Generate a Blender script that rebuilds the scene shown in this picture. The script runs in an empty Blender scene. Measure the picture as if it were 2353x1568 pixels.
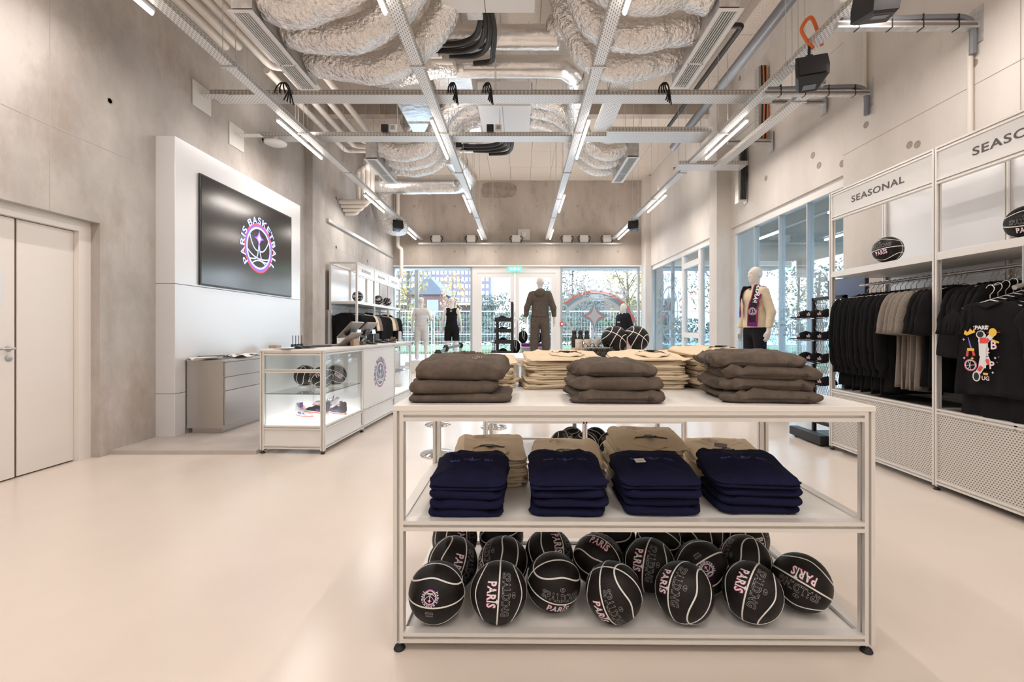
import bpy, bmesh, math, random
import numpy as np
from mathutils import Vector, Matrix, Euler, noise
PI = math.pi
R_ = math.radians
SC = bpy.context.scene
COL = SC.collection
rnd = random.Random(7)
CH, FP, VX, VY = 1.26, 1046.0, 1196.0, 757.0      # lens height, focal length and vanishing point in 2353x1568 pixels

def at(px, py, Y):
    return Vector(((px - VX) * Y / FP, Y, CH - (py - VY) * Y / FP))

# ------------------------------------------------------------------ camera, sky, light
cam_d = bpy.data.cameras.new('camera'); cam = bpy.data.objects.new('camera', cam_d); COL.objects.link(cam)
cam_d.sensor_width = 36; cam_d.lens = 36 * FP / 2353; cam_d.shift_x = (2353 / 2 - VX) / 2353; cam_d.shift_y = -(784 - VY) / 2353
cam_d.clip_start = 0.05; cam_d.clip_end = 400
cam.location = (0, 0, CH); cam.rotation_euler = (PI / 2, 0, 0); SC.camera = cam
SC.view_settings.view_transform = 'Standard'; SC.view_settings.look = 'None'; SC.view_settings.gamma = 1
SC.view_settings.use_curve_mapping = False
SC.view_settings.exposure = 0.74
W = bpy.data.worlds.new('overcast_sky'); SC.world = W; W.use_nodes = True
_n = W.node_tree.nodes; _b = _n['Background']; _b.inputs[1].default_value = 4.5
_tc = _n.new('ShaderNodeTexCoord'); _sp = _n.new('ShaderNodeSeparateXYZ'); _rp = _n.new('ShaderNodeValToRGB')
W.node_tree.links.new(_tc.outputs['Generated'], _sp.inputs[0]); W.node_tree.links.new(_sp.outputs['Z'], _rp.inputs[0])
W.node_tree.links.new(_rp.outputs[0], _b.inputs[0])
_rp.color_ramp.elements[0].position = 0.0; _rp.color_ramp.elements[0].color = (0.86, 0.93, 1, 1)
_rp.color_ramp.elements[1].position = 0.8; _rp.color_ramp.elements[1].color = (0.55, 0.75, 1, 1)

def area(name, loc, rot, sx, sy, power, color, portal=False):
    l = bpy.data.lights.new(name, 'AREA'); l.shape = 'RECTANGLE'; l.size = sx; l.size_y = sy; l.energy = power; l.color = color
    if portal: l.cycles.is_portal = True
    o = bpy.data.objects.new(name, l); o.location = loc; o.rotation_euler = rot; COL.objects.link(o); return o
area('window_portal', (0, 14.9, 1.7), (R_(-90), 0, 0), 8.4, 3.4, 1, (1, 1, 1), True)
area('window_portal', (4.2, 7.3, 1.65), (0, R_(90), 0), 3.3, 3.1, 1, (1, 1, 1), True)
area('window_portal', (4.2, 11.9, 1.65), (0, R_(90), 0), 3.3, 4.6, 1, (1, 1, 1), True)
LAMP = (1.0, 0.915, 0.85)
LED_W = 15.5; CEILING_FILL = 6.0  # batten power; power of the upward fill added to brighten the ceiling

# ------------------------------------------------------------------ mesh building
class MB:
    def __init__(self): self.v = []; self.f = []; self.mi = []; self.k = 0
    def add(self, vs, fs, M=None):
        b = len(self.v)
        if M is not None: vs = [tuple(M @ Vector(p)) for p in vs]
        self.v += [tuple(p) for p in vs]; self.f += [tuple(i + b for i in f) for f in fs]; self.mi += [self.k] * len(fs); return self
    def box(self, x0, y0, z0, x1, y1, z1, M=None):
        x0, x1 = min(x0, x1), max(x0, x1); y0, y1 = min(y0, y1), max(y0, y1); z0, z1 = min(z0, z1), max(z0, z1)
        return self.add([(x0,y0,z0),(x1,y0,z0),(x1,y1,z0),(x0,y1,z0),(x0,y0,z1),(x1,y0,z1),(x1,y1,z1),(x0,y1,z1)],
                        [(0,3,2,1),(4,5,6,7),(0,1,5,4),(1,2,6,5),(2,3,7,6),(3,0,4,7)], M)
    def cbox(self, c, s, M=None):
        return self.box(c[0]-s[0]/2, c[1]-s[1]/2, c[2]-s[2]/2, c[0]+s[0]/2, c[1]+s[1]/2, c[2]+s[2]/2, M)
    def rbox(self, x0, y0, z0, x1, y1, z1, r=.005, M=None):           # box with rounded vertical edges and chamfered rims
        pts = []
        for cx, cy, a0 in ((x1-r, y1-r, 0), (x0+r, y1-r, 90), (x0+r, y0+r, 180), (x1-r, y0+r, 270)):
            for k in range(4): a = R_(a0 + 30 * k); pts.append((cx, cy, math.cos(a), math.sin(a)))
        n = len(pts); vs = []; fs = []
        for z, q in ((z0, .4), (z0 + r*.5, 1), (z1 - r*.5, 1), (z1, .4)):
            vs += [(p[0] + r*q*p[2], p[1] + r*q*p[3], z) for p in pts]
        for j in range(3):
            for i in range(n): fs.append((j*n+i, j*n+(i+1) % n, (j+1)*n+(i+1) % n, (j+1)*n+i))
        fs.append(tuple(reversed(range(n)))); fs.append(tuple(3*n+i for i in range(n)))
        return self.add(vs, fs, M)
    def prism(self, poly, z0, z1, M=None):
        n = len(poly)
        vs = [(p[0], p[1], z0) for p in poly] + [(p[0], p[1], z1) for p in poly]
        fs = [tuple(reversed(range(n))), tuple(range(n, 2*n))] + [(i, (i+1) % n, n+(i+1) % n, n+i) for i in range(n)]
        return self.add(vs, fs, M)
    def tube(self, pts, r, seg=8, M=None, caps=True, closed=False, flat=None):
        pts = [Vector(p) for p in pts]; n = len(pts); vs = []; fs = []; up = None
        rr = r if hasattr(r, '__len__') else [r] * n
        for i, p in enumerate(pts):
            if closed: t = pts[(i+1) % n] - pts[i-1]
            else: t = pts[min(i+1, n-1)] - pts[max(i-1, 0)]
            if t.length < 1e-9: t = Vector((0, 0, 1))
            t.normalize()
            if up is None:
                up = Vector((0, 0, 1)) if abs(t.z) < .9 else Vector((1, 0, 0))
            a = up - t * up.dot(t)
            if a.length < 1e-6: a = t.orthogonal()
            a.normalize(); up = a; b = t.cross(a)
            for k in range(seg):
                w = 2*PI*k/seg; q = (flat or 1.0)
                vs.append(p + (a*math.cos(w)*q + b*math.sin(w)) * rr[i])
        m = n if closed else n - 1
        for i in range(m):
            j = (i+1) % n
            for k in range(seg):
                l = (k+1) % seg; fs.append((i*seg+k, i*seg+l, j*seg+l, j*seg+k))
        if caps and not closed: fs.append(tuple(reversed(range(seg)))); fs.append(tuple((n-1)*seg+k for k in range(seg)))
        return self.add(vs, fs, M)
    def lathe(self, prof, seg=24, M=None, sx=1, sy=1):
        vs = []; fs = []; n = len(prof)
        for r, z in prof:
            for k in range(seg): vs.append((r*sx*math.cos(2*PI*k/seg), r*sy*math.sin(2*PI*k/seg), z))
        for i in range(n-1):
            for k in range(seg):
                l = (k+1) % seg; fs.append((i*seg+k, i*seg+l, (i+1)*seg+l, (i+1)*seg+k))
        fs.append(tuple(reversed(range(seg)))); fs.append(tuple((n-1)*seg+k for k in range(seg)))
        return self.add(vs, fs, M)
    def sphere(self, c, r, seg=24, rings=14, s=(1, 1, 1), M=None):
        vs = [(c[0], c[1], c[2] - r*s[2])]; fs = []
        for i in range(1, rings):
            a = -PI/2 + PI*i/rings
            for k in range(seg):
                w = 2*PI*k/seg; vs.append((c[0]+r*s[0]*math.cos(a)*math.cos(w), c[1]+r*s[1]*math.cos(a)*math.sin(w), c[2]+r*s[2]*math.sin(a)))
        vs.append((c[0], c[1], c[2] + r*s[2])); t = len(vs) - 1
        for k in range(seg):
            l = (k+1) % seg; fs.append((0, 1+l, 1+k)); fs.append((t, t-seg+k, t-seg+l))
            for i in range(rings-2): o = 1+i*seg; fs.append((o+k, o+l, o+seg+l, o+seg+k))
        return self.add(vs, fs, M)
    def art(self, layers, fn, flip=False):                            # 2D artwork mapped by fn(x, y, layer number)
        for li, (vs, fs, c) in enumerate(layers):
            self.k = c
            self.add([fn(x, y, li) for x, y in vs], [tuple(reversed(f)) for f in fs] if flip else fs)
        return self
    def mesh(self, name, mats, smooth=False):
        me = bpy.data.meshes.new(name); me.from_pydata(self.v, [], self.f)
        for m in (mats if isinstance(mats, (list, tuple)) else [mats]): me.materials.append(m)
        if len(me.materials) > 1: me.polygons.foreach_set('material_index', self.mi)
        if smooth:
            me.polygons.foreach_set('use_smooth', [True] * len(me.polygons))
            if smooth != 'all': me.set_sharp_from_angle(angle=R_(40))
        me.update(); return me
    def build(self, name, mats, parent=None, smooth=False, loc=None):
        return link(name, self.mesh(name, mats, smooth), parent, loc)

def link(name, me, parent=None, loc=None, rot=None):
    o = bpy.data.objects.new(name, me); COL.objects.link(o)
    if parent is not None: o.parent = parent
    if loc is not None: o.location = loc
    if rot is not None: o.rotation_euler = rot
    return o
def tag(o, label=None, cat=None, group=None, kind=None):
    if label: o['label'] = label
    if cat: o['category'] = cat
    if group: o['group'] = group
    if kind: o['kind'] = kind
    return o
def thing(name, label, cat, loc=(0, 0, 0), rz=0, group=None):
    o = bpy.data.objects.new(name, None); COL.objects.link(o); o.empty_display_size = .05
    o.location = loc; o.rotation_euler = (0, 0, rz); return tag(o, label, cat, group)
def struct(name, mb, mat, parent=None, smooth=False, label=None):
    o = mb.build(name, mat, parent, smooth)
    if parent is None: o['kind'] = 'structure'
    if label: o['label'] = label
    return o
def copy_thing(root, loc, rot=None, label=None, group=None):
    r = root.copy(); COL.objects.link(r); r.location = loc
    if rot is not None: r.rotation_euler = rot
    if label: r['label'] = label
    if group: r['group'] = group
    for ch in root.children:
        c = ch.copy(); COL.objects.link(c); c.parent = r
        for g in ch.children:
            d = g.copy(); COL.objects.link(d); d.parent = c
    return r
ORD = ['first', 'second', 'third', 'fourth', 'fifth', 'sixth', 'seventh', 'eighth', 'ninth', 'tenth', 'eleventh', 'twelfth',
       'thirteenth', 'fourteenth', 'fifteenth', 'sixteenth', 'seventeenth', 'eighteenth', 'nineteenth', 'twentieth']

# ------------------------------------------------------------------ surface from a distance field (bodies, clothes, caps, shoes)
def sdf_mesh(name, fn, lo, hi, h, mats, smooth='all', wob=0.0):
    lo = np.array(lo, float); hi = np.array(hi, float); n = np.ceil((hi - lo) / h).astype(int) + 1
    ax = [lo[i] + h * np.arange(n[i]) for i in range(3)]
    X, Y, Z = np.meshgrid(*ax, indexing='ij'); D = fn(X, Y, Z); S = D < 0
    acc = np.zeros(tuple(n - 1) + (3,)); cnt = np.zeros(tuple(n - 1))
    import itertools
    for a in range(3):
        for o in itertools.product((0, 1), repeat=2):
            s0 = [slice(0, n[i]-1) for i in range(3)]; others = [i for i in range(3) if i != a]
            for q, i in zip(o, others): s0[i] = slice(q, n[i]-1+q)
            s1 = list(s0); s1[a] = slice(1, n[a])
            d0 = D[tuple(s0)]; d1 = D[tuple(s1)]; m = (d0 < 0) != (d1 < 0)
            t = np.where(m, d0 / np.where(m, d0 - d1, 1), 0)
            off = [0, 0, 0]
            for q, i in zip(o, others): off[i] = q
            for i in range(3):
                acc[..., i] += m * ((t if i == a else off[i]))
            cnt += m
    act = cnt > 0; idx = -np.ones(act.shape, int); idx[act] = np.arange(act.sum())
    cell = np.argwhere(act); V = lo + h * (cell + acc[act] / cnt[act][:, None]); F = []
    for a in range(3):
        b, c = (a + 1) % 3, (a + 2) % 3
        s0 = [slice(0, n[i]) for i in range(3)]; s1 = list(s0)
        s0[a] = slice(0, n[a]-1); s1[a] = slice(1, n[a])
        A = S[tuple(s0)]; B = S[tuple(s1)]; e = np.argwhere(A != B)
        ok = (e[:, b] > 0) & (e[:, c] > 0) & (e[:, b] < n[b]-1) & (e[:, c] < n[c]-1); e = e[ok]
        if not len(e): continue
        q = []
        for db, dc in ((-1, -1), (0, -1), (0, 0), (-1, 0)):
            p = e.copy(); p[:, b] += db; p[:, c] += dc; q.append(idx[p[:, 0], p[:, 1], p[:, 2]])
        q = np.stack(q, 1); ins = A[e[:, 0], e[:, 1], e[:, 2]]
        q[~ins] = q[~ins][:, ::-1]; F.append(q)
    F = np.concatenate(F); me = bpy.data.meshes.new(name)
    me.vertices.add(len(V)); me.vertices.foreach_set('co', V.ravel()); me.loops.add(len(F) * 4)
    me.loops.foreach_set('vertex_index', F.ravel().astype(np.int32)); me.polygons.add(len(F))
    me.polygons.foreach_set('loop_start', np.arange(0, len(F)*4, 4, dtype=np.int32)); me.update(calc_edges=True); me.validate()
    for m in (mats if isinstance(mats, (list, tuple)) else [mats]): me.materials.append(m)
    if smooth: me.polygons.foreach_set('use_smooth', [True] * len(me.polygons))
    return me
def smin(a, b, k):
    h = np.clip(.5 + .5 * (b - a) / k, 0, 1); return b + (a - b) * h - k * h * (1 - h)
def smax(a, b, k): return -smin(-a, -b, k)
def cap_(P, a, b, ra, rb, sy=1.0):                                    # tapered capsule; sy squashes the distance along Y
    X, Y, Z = P; ax, ay, az = a; bx, by, bz = b
    dx, dy, dz = bx-ax, (by-ay), bz-az; L = dx*dx + dy*dy + dz*dz + 1e-12
    t = np.clip(((X-ax)*dx + (Y-ay)*dy + (Z-az)*dz) / L, 0, 1)
    return np.sqrt((X-ax-t*dx)**2 + ((Y-ay-t*dy)*sy)**2 + (Z-az-t*dz)**2) - (ra + (rb-ra)*t)
def ell_(P, c, r):
    X, Y, Z = P; k = np.sqrt(((X-c[0])/r[0])**2 + ((Y-c[1])/r[1])**2 + ((Z-c[2])/r[2])**2)
    return (k - 1) * min(r)
def tri_noise(X, Y, Z, f, s=0):
    return (np.sin(X*f + 1.3*np.sin(Y*f*.7+s) + s) + np.sin(Y*f*1.1 + 1.7*np.sin(Z*f*.6) + 2*s) + np.sin(Z*f*.9 + 1.1*np.sin(X*f*.8+s) + 3*s)) / 3

# ------------------------------------------------------------------ materials
def nt(m): return m.node_tree.nodes, m.node_tree.links
def mat(name, col, rough=.5, metal=0.0, emit=None, es=1.0, spec=None, sheen=0, alpha=None, coat=0):
    m = bpy.data.materials.new(name); m.use_nodes = True; b = m.node_tree.nodes['Principled BSDF']
    b.inputs['Base Color'].default_value = (*col, 1); b.inputs['Roughness'].default_value = rough; b.inputs['Metallic'].default_value = metal
    if emit: b.inputs['Emission Color'].default_value = (*emit, 1); b.inputs['Emission Strength'].default_value = es
    if spec is not None: b.inputs['Specular IOR Level'].default_value = spec
    if sheen: b.inputs['Sheen Weight'].default_value = sheen; b.inputs['Sheen Roughness'].default_value = .5
    if coat: b.inputs['Coat Weight'].default_value = coat
    m.diffuse_color = (*col, 1); return m
def node(m, t, **kw):
    n = m.node_tree.nodes.new(t)
    for k, v in kw.items():
        if k in ('operation', 'blend_type', 'noise_dimensions', 'feature', 'data_type', 'wave_type', 'bands_direction'): setattr(n, k, v)
        else: n.inputs[k].default_value = v
    return n
def rough_col(m, c1, c2, scale=2.0, detail=6, stretch=(1, 1, 1), lo=.35, hi=.65, bump=0, bscale=40, bdist=.01, extra=None):
    """mottled colour between c1 and c2 plus optional fine bump, in object space"""
    N, L = nt(m); b = N['Principled BSDF']
    tc = node(m, 'ShaderNodeTexCoord'); mp = node(m, 'ShaderNodeMapping', Scale=stretch)
    L.new(tc.outputs['Object'], mp.inputs[0])
    nz = node(m, 'ShaderNodeTexNoise', Scale=scale, Detail=detail, Roughness=.6); L.new(mp.outputs[0], nz.inputs['Vector'])
    rp = N.new('ShaderNodeValToRGB'); rp.color_ramp.elements[0].position = lo; rp.color_ramp.elements[1].position = hi
    rp.color_ramp.elements[0].color = (*c1, 1); rp.color_ramp.elements[1].color = (*c2, 1)
    L.new(nz.outputs['Fac'], rp.inputs[0]); out = rp.outputs[0]
    if extra:                                                           # (colour, scale, threshold lo, hi, amount, stretch)
        ec, es, e0, e1, ea, est = extra
        mp2 = node(m, 'ShaderNodeMapping', Scale=est); L.new(tc.outputs['Object'], mp2.inputs[0])
        n2 = node(m, 'ShaderNodeTexNoise', Scale=es, Detail=8, Roughness=.7); L.new(mp2.outputs[0], n2.inputs['Vector'])
        mr = node(m, 'ShaderNodeMapRange'); mr.inputs[1].default_value = e0; mr.inputs[2].default_value = e1
        mr.inputs[3].default_value = 0; mr.inputs[4].default_value = ea; L.new(n2.outputs['Fac'], mr.inputs[0])
        mx = N.new('ShaderNodeMixRGB'); mx.inputs[2].default_value = (*ec, 1); L.new(mr.outputs[0], mx.inputs[0]); L.new(out, mx.inputs[1]); out = mx.outputs[0]
    L.new(out, b.inputs['Base Color'])
    if bump:
        n3 = node(m, 'ShaderNodeTexNoise', Scale=bscale, Detail=5); L.new(mp.outputs[0], n3.inputs['Vector'])
        bp = node(m, 'ShaderNodeBump', Strength=bump, Distance=bdist); L.new(n3.outputs['Fac'], bp.inputs['Height']); L.new(bp.outputs[0], b.inputs['Normal'])
    return m
def slots(m, ax, per, duty, hole=(.05, .05, .05), stagger=True):
    """punched slots: two object-space axes, period and open share of each"""
    N, L = nt(m); b = N['Principled BSDF']; tc = node(m, 'ShaderNodeTexCoord'); sp = N.new('ShaderNodeSeparateXYZ'); L.new(tc.outputs['Object'], sp.inputs[0])
    def mth(op, a, bb):
        q = node(m, 'ShaderNodeMath', operation=op)
        for i, s in enumerate((a, bb)):
            if isinstance(s, (int, float)): q.inputs[i].default_value = s
            else: L.new(s, q.inputs[i])
        return q.outputs[0]
    v = mth('DIVIDE', sp.outputs[ax[1]], per[1]); u = mth('DIVIDE', sp.outputs[ax[0]], per[0])
    if stagger: u = mth('ADD', u, mth('MULTIPLY', mth('FLOOR', v, 0), .5))
    fu = mth('LESS_THAN', mth('ABSOLUTE', mth('SUBTRACT', mth('FRACT', u, 0), .5), 0), duty[0] / 2)
    fv = mth('LESS_THAN', mth('ABSOLUTE', mth('SUBTRACT', mth('FRACT', v, 0), .5), 0), duty[1] / 2)
    f = mth('MULTIPLY', fu, fv); mx = N.new('ShaderNodeMixRGB'); mx.inputs[1].default_value = b.inputs['Base Color'].default_value
    mx.inputs[2].default_value = (*hole, 1); L.new(f, mx.inputs[0]); L.new(mx.outputs[0], b.inputs['Base Color'])
    mt = b.inputs['Metallic'].default_value; L.new(mth('MULTIPLY', mth('SUBTRACT', 1.0, f), mt), b.inputs['Metallic']); return m

def glass_mat(name, tint=(.93, .97, .97), refl=.05):
    m = bpy.data.materials.new(name); m.use_nodes = True; N, L = nt(m); N.clear()
    o = N.new('ShaderNodeOutputMaterial'); t = N.new('ShaderNodeBsdfTransparent'); t.inputs[0].default_value = (*tint, 1)
    g = N.new('ShaderNodeBsdfGlossy'); g.inputs['Roughness'].default_value = 0.0; lw = N.new('ShaderNodeLayerWeight'); lw.inputs[0].default_value = .5
    pw = node(m, 'ShaderNodeMath', operation='POWER'); pw.inputs[1].default_value = 4.5; L.new(lw.outputs['Facing'], pw.inputs[0])
    ad = node(m, 'ShaderNodeMath', operation='ADD'); ad.inputs[1].default_value = refl; ad.use_clamp = True; L.new(pw.outputs[0], ad.inputs[0])
    mx = N.new('ShaderNodeMixShader'); L.new(ad.outputs[0], mx.inputs[0]); L.new(t.outputs[0], mx.inputs[1]); L.new(g.outputs[0], mx.inputs[2]); L.new(mx.outputs[0], o.inputs[0]); return m

M = {}
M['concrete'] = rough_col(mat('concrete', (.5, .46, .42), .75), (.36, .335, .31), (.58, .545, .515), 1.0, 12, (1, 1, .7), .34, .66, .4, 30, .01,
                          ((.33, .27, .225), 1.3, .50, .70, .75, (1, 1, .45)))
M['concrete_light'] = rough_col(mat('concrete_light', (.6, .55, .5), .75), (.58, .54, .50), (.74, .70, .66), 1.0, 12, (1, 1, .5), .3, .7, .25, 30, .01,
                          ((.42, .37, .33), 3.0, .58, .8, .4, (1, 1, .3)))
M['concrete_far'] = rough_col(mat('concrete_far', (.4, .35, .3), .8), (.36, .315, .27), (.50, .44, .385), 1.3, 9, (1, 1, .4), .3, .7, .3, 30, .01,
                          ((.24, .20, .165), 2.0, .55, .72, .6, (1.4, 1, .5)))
M['floor'] = rough_col(mat('resin_floor', (.74, .66, .58), .23, spec=.5), (.68, .605, .54), (.74, .66, .595), .8, 4, (1, 1, 1), .3, .7, .04, 6, .02)
M['ceil'] = rough_col(mat('wood_wool_tile', (.6, .53, .46), .95), (.50, .44, .38), (.74, .66, .58), 55, 5, (1, 1, 1), .35, .65, .5, 90, .01)
M['white'] = mat('white_laminate', (.80, .78, .75), .35)
M['white_door'] = mat('white_painted_door', (.78, .74, .70), .45)
M['white_met'] = mat('white_coated_steel', (.76, .76, .76), .3, 0)
M['alu'] = mat('anodised_aluminium', (.76, .74, .71), .36, .30)
M['alu_dark'] = mat('aluminium_groove', (.22, .2, .18), .6, .3)
M['galv'] = rough_col(mat('galvanised_steel', (.6, .6, .6), .38, .6), (.52, .53, .54), (.70, .70, .70), 14, 4, (1, 1, 1))
M['tray'] = slots(mat('perforated_tray_steel', (.80, .80, .80), .4, .45), (1, 0), (.045, .022), (.56, .32), (.16, .16, .16))
M['tray_x'] = slots(mat('perforated_tray_steel_cross', (.80, .80, .80), .4, .45), (0, 1), (.045, .022), (.56, .32), (.16, .16, .16))
M['tray_side'] = slots(mat('perforated_tray_side', (.66, .64, .60), .4, .5), (1, 2), (.05, .022), (.56, .34), (.14, .13, .12), False)
M['tray_side_x'] = slots(mat('perforated_tray_side_cross', (.66, .64, .60), .4, .5), (0, 2), (.05, .022), (.56, .34), (.14, .13, .12), False)
M['foil'] = rough_col(mat('crinkled_foil', (.86, .84, .82), .23, .94), (.80, .78, .76), (.92, .90, .88), 12, 3, (1, 1, 1), .3, .7, 1.0, 22, .04)
M['foil_s'] = rough_col(mat('smooth_foil', (.86, .84, .82), .25, .9), (.78, .77, .76), (.92, .91, .90), 6, 3, (1, 1, 1), .3, .7, .5, 12, .02)
M['pipe'] = mat('cream_pipe_lagging', (.72, .67, .61), .5)
M['grey_pipe'] = mat('grey_drain_pipe', (.20, .21, .24), .4)
M['blk_pipe'] = mat('black_rubber_lagging', (.02, .019, .018), .5)
M['black'] = mat('black_plastic', (.015, .015, .016), .4)
M['black_m'] = mat('black_steel', (.02, .021, .024), .45, .3)
M['led'] = mat('led_tube', (1, 1, 1), .3, emit=(1, .88, .78), es=7)
M['glass'] = glass_mat('clear_glass', (.96, .98, .98), .025)
M['glass_r'] = glass_mat('reflective_glass', (.66, .76, .80), .24)
M['win'] = mat('white_window_frame', (.74, .72, .70), .4)
M['win_g'] = mat('grey_window_frame', (.42, .46, .49), .35, .4)
M['steel'] = mat('brushed_steel', (.50, .48, .46), .32, .85)
M['chrome'] = mat('chrome', (.75, .75, .76), .12, 1)
M['paper'] = mat('white_paper', (.8, .8, .78), .7)
M['rubber'] = mat('black_rubber', (.012, .012, .012), .6)
# ------------------------------------------------------------------ the setting
LW, RW, BW, CZ, NW = -4.13, 4.10, 14.8, 6.1, -4.5
m = MB().box(LW-.6, NW, -.2, RW+.6, BW+.3, 0)
floor = struct('floor', m, M['floor'], label='pale beige glossy resin floor')
m = MB().box(LW-.6, NW, CZ+.03, RW+.6, BW, CZ+.3)
ceil = struct('ceiling', m, M['concrete_light'], label='ceiling of pale wood wool tiles')
tile = MB().box(.003, .003, 0, .617, 1.217, .03).mesh('ceiling_tile', M['ceil'])
for i in range(13):
    for j in range(12):
        x = LW + .1 + .62*i
        if x < -3.3 and False: continue
        link('tile', tile, ceil, (x, BW - 1.22*(j+1), CZ + rnd.uniform(-.003, .003)))
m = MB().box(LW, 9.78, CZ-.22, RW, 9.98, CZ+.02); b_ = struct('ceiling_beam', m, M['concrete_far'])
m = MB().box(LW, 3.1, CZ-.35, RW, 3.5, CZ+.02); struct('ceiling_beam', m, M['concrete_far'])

# left wall with the door recess
WL = MB(); T = .45
WL.box(-4.85, 2.9, -.1, -4.40, 4.6, 2.4); WL.box(LW-T, 4.47, 0, LW, BW, CZ+.1).box(LW-T, NW, 0, LW, 2.95, CZ+.1).box(LW-T, 2.95, 2.30, LW, 4.47, CZ+.1)  # first box is unseen, added behind the door to stop daylight leaking under
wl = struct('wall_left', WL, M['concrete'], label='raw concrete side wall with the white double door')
# right wall: windows between y 5.74-8.86 and 9.9-14.2, top 3.22
WR = MB()
WR.box(RW, NW, 0, RW+T, 5.74, CZ+.1).box(RW, 5.74, 3.22, RW+T, 8.86, CZ+.1).box(RW, 8.86, 0, RW+T, 9.6, CZ+.1)
WR.box(RW, 9.6, 3.25, RW+T, 14.45, CZ+.1).box(RW, 14.45, 0, RW+T, BW+T, CZ+.1)
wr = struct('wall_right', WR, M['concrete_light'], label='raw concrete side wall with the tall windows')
m = MB().box(3.83, 8.88, 0, RW+.02, 9.23, CZ); struct('pillar_right', m, M['concrete_light'])
m = MB().box(3.93, 14.3, 0, RW+.02, BW+.02, CZ); struct('pillar_corner', m, M['concrete_light'])
m = MB().box(LW-.02, 8.76, 0, -4.0, 9.32, CZ); struct('pillar_left', m, M['concrete'])
m = MB().box(RW-.03, NW, 0, RW+.01, 5.74, CZ-.02); struct('wall_right_facing', m, M['concrete_light'])
# far wall above the shopfront
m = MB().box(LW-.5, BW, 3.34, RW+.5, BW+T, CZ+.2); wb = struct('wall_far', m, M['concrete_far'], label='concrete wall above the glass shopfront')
m = MB().box(LW-.5, BW-.04, 3.30, RW+.3, BW+.3, 3.34); struct('trim_1', m, M['white_met'])
m = MB().box(LW-.6, NW-.3, 0, RW+.6, NW, CZ+.2); struct('wall_near', m, M['concrete_light'])
# formwork joints and tie holes
def joint(par, pts, w=.012):
    q = MB()
    for a, b in pts: q.box(*a, *b)
    q.build('formwork_joint', MJ, par)
MJ = mat('joint_grey', (.47, .43, .395), .9)  # one even tone for the thin formwork joint strips
for y in (2.4, 3.99, 11.6): joint(wl, [((LW-.001, y, 0 if y > 4.5 else 2.3, ), (LW+.002, y+.007, CZ))])
joint(wl, [((LW-.001, NW, 3.05), (LW+.002, BW, 3.057))]); joint(wl, [((LW-.001, 9.3, 4.4), (LW+.003, BW, 4.41))])
for y in (1.4, 3.7): joint(wr, [((RW-.034, y, 0), (RW-.0305, y+.006, CZ))])
joint(wr, [((RW-.034, NW, 3.45), (RW-.0305, 5.74, 3.455))]); joint(wr, [((RW-.003, 5.74, 4.9), (RW, 8.8, 4.91))])
for x in (-2.9, -.9, 1.1, 3.1): joint(wb, [((x, BW-.003, 3.34), (x+.014, BW, CZ))])
joint(wb, [((LW, BW-.003, 4.45), (RW, BW, 4.46))])
HD = mat('tie_hole_plug', (.36, .31, .26), .9)
def hole(par, c, axis, r=.035):
    q = MB(); q.lathe([(r*1.15, -.004), (r*1.15, .001), (r, .003), (r*.8, -.006+.006)], 16)
    o = q.build('tie_hole', HD, par, True); o.location = c
    o.rotation_euler = (0, R_(90*axis), 0) if abs(axis) == 1 else (R_(90), 0, 0)
for px, py in ((252, 232),): p = at(px, py, 4.58); hole(wl, (LW, 4.58, p.z), 1, .03)
for (y, z) in ((3.2, 4.35), (5.35, 3.0), (7.3, 4.3), (7.9, 2.6), (10.2, 4.2), (12.2, 4.3), (10.2, 3.1), (12.3, 3.1)): hole(wl, (LW, y, z), 1)
for px, py in ((2238, 146), (1990, 287), (2090, 333), (2108, 332), ):
    y = (RW-.03) * FP / (px - VX); hole(wr, (RW-.032, y, CH + (VY-py)*y/FP), -1, .033)
for px, py in ((1868, 357), (1882, 380), (1935, 376), (1700, 180), (1760, 410)):
    y = RW * FP / (px - VX); hole(wr, (RW-.002, y, CH + (VY-py)*y/FP), -1, .04)
for px in (952, 1045, 1139, 1233, 1327, 1420): hole(wb, at(px, 578, BW-.002), 0, .035)
for px in (952, 1045, 1139, 1233, 1327, 1420): hole(wb, at(px, 474, BW-.002), 0, .035)

sp_ = []
for k in range(26):
    a = 2*PI*k/26; r_ = 1 + .22*noise.noise(Vector((math.cos(a)*2, math.sin(a)*2, 5))); sp_.append((-.70 + .58*r_*math.copysign(abs(math.cos(a))**.6, math.cos(a)), 5.78 + .26*r_*math.copysign(abs(math.sin(a))**.6, math.sin(a))))
MB().add([(x, BW-.0015, z) for x, z in sp_], [tuple(range(26))]).build('damp_stain', rough_col(mat('damp_concrete', (.3, .26, .22), .85), (.25, .21, .175), (.36, .31, .265), 6, 8), wb)
# platform along the left wall and panel wall with screen
m = MB().box(LW, 4.576, 0, -2.66, 10.2, .04); struct('platform', m, rough_col(mat('grey_lino', (.5, .45, .42), .35), (.46, .41, .38), (.54, .49, .46), 3))

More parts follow.
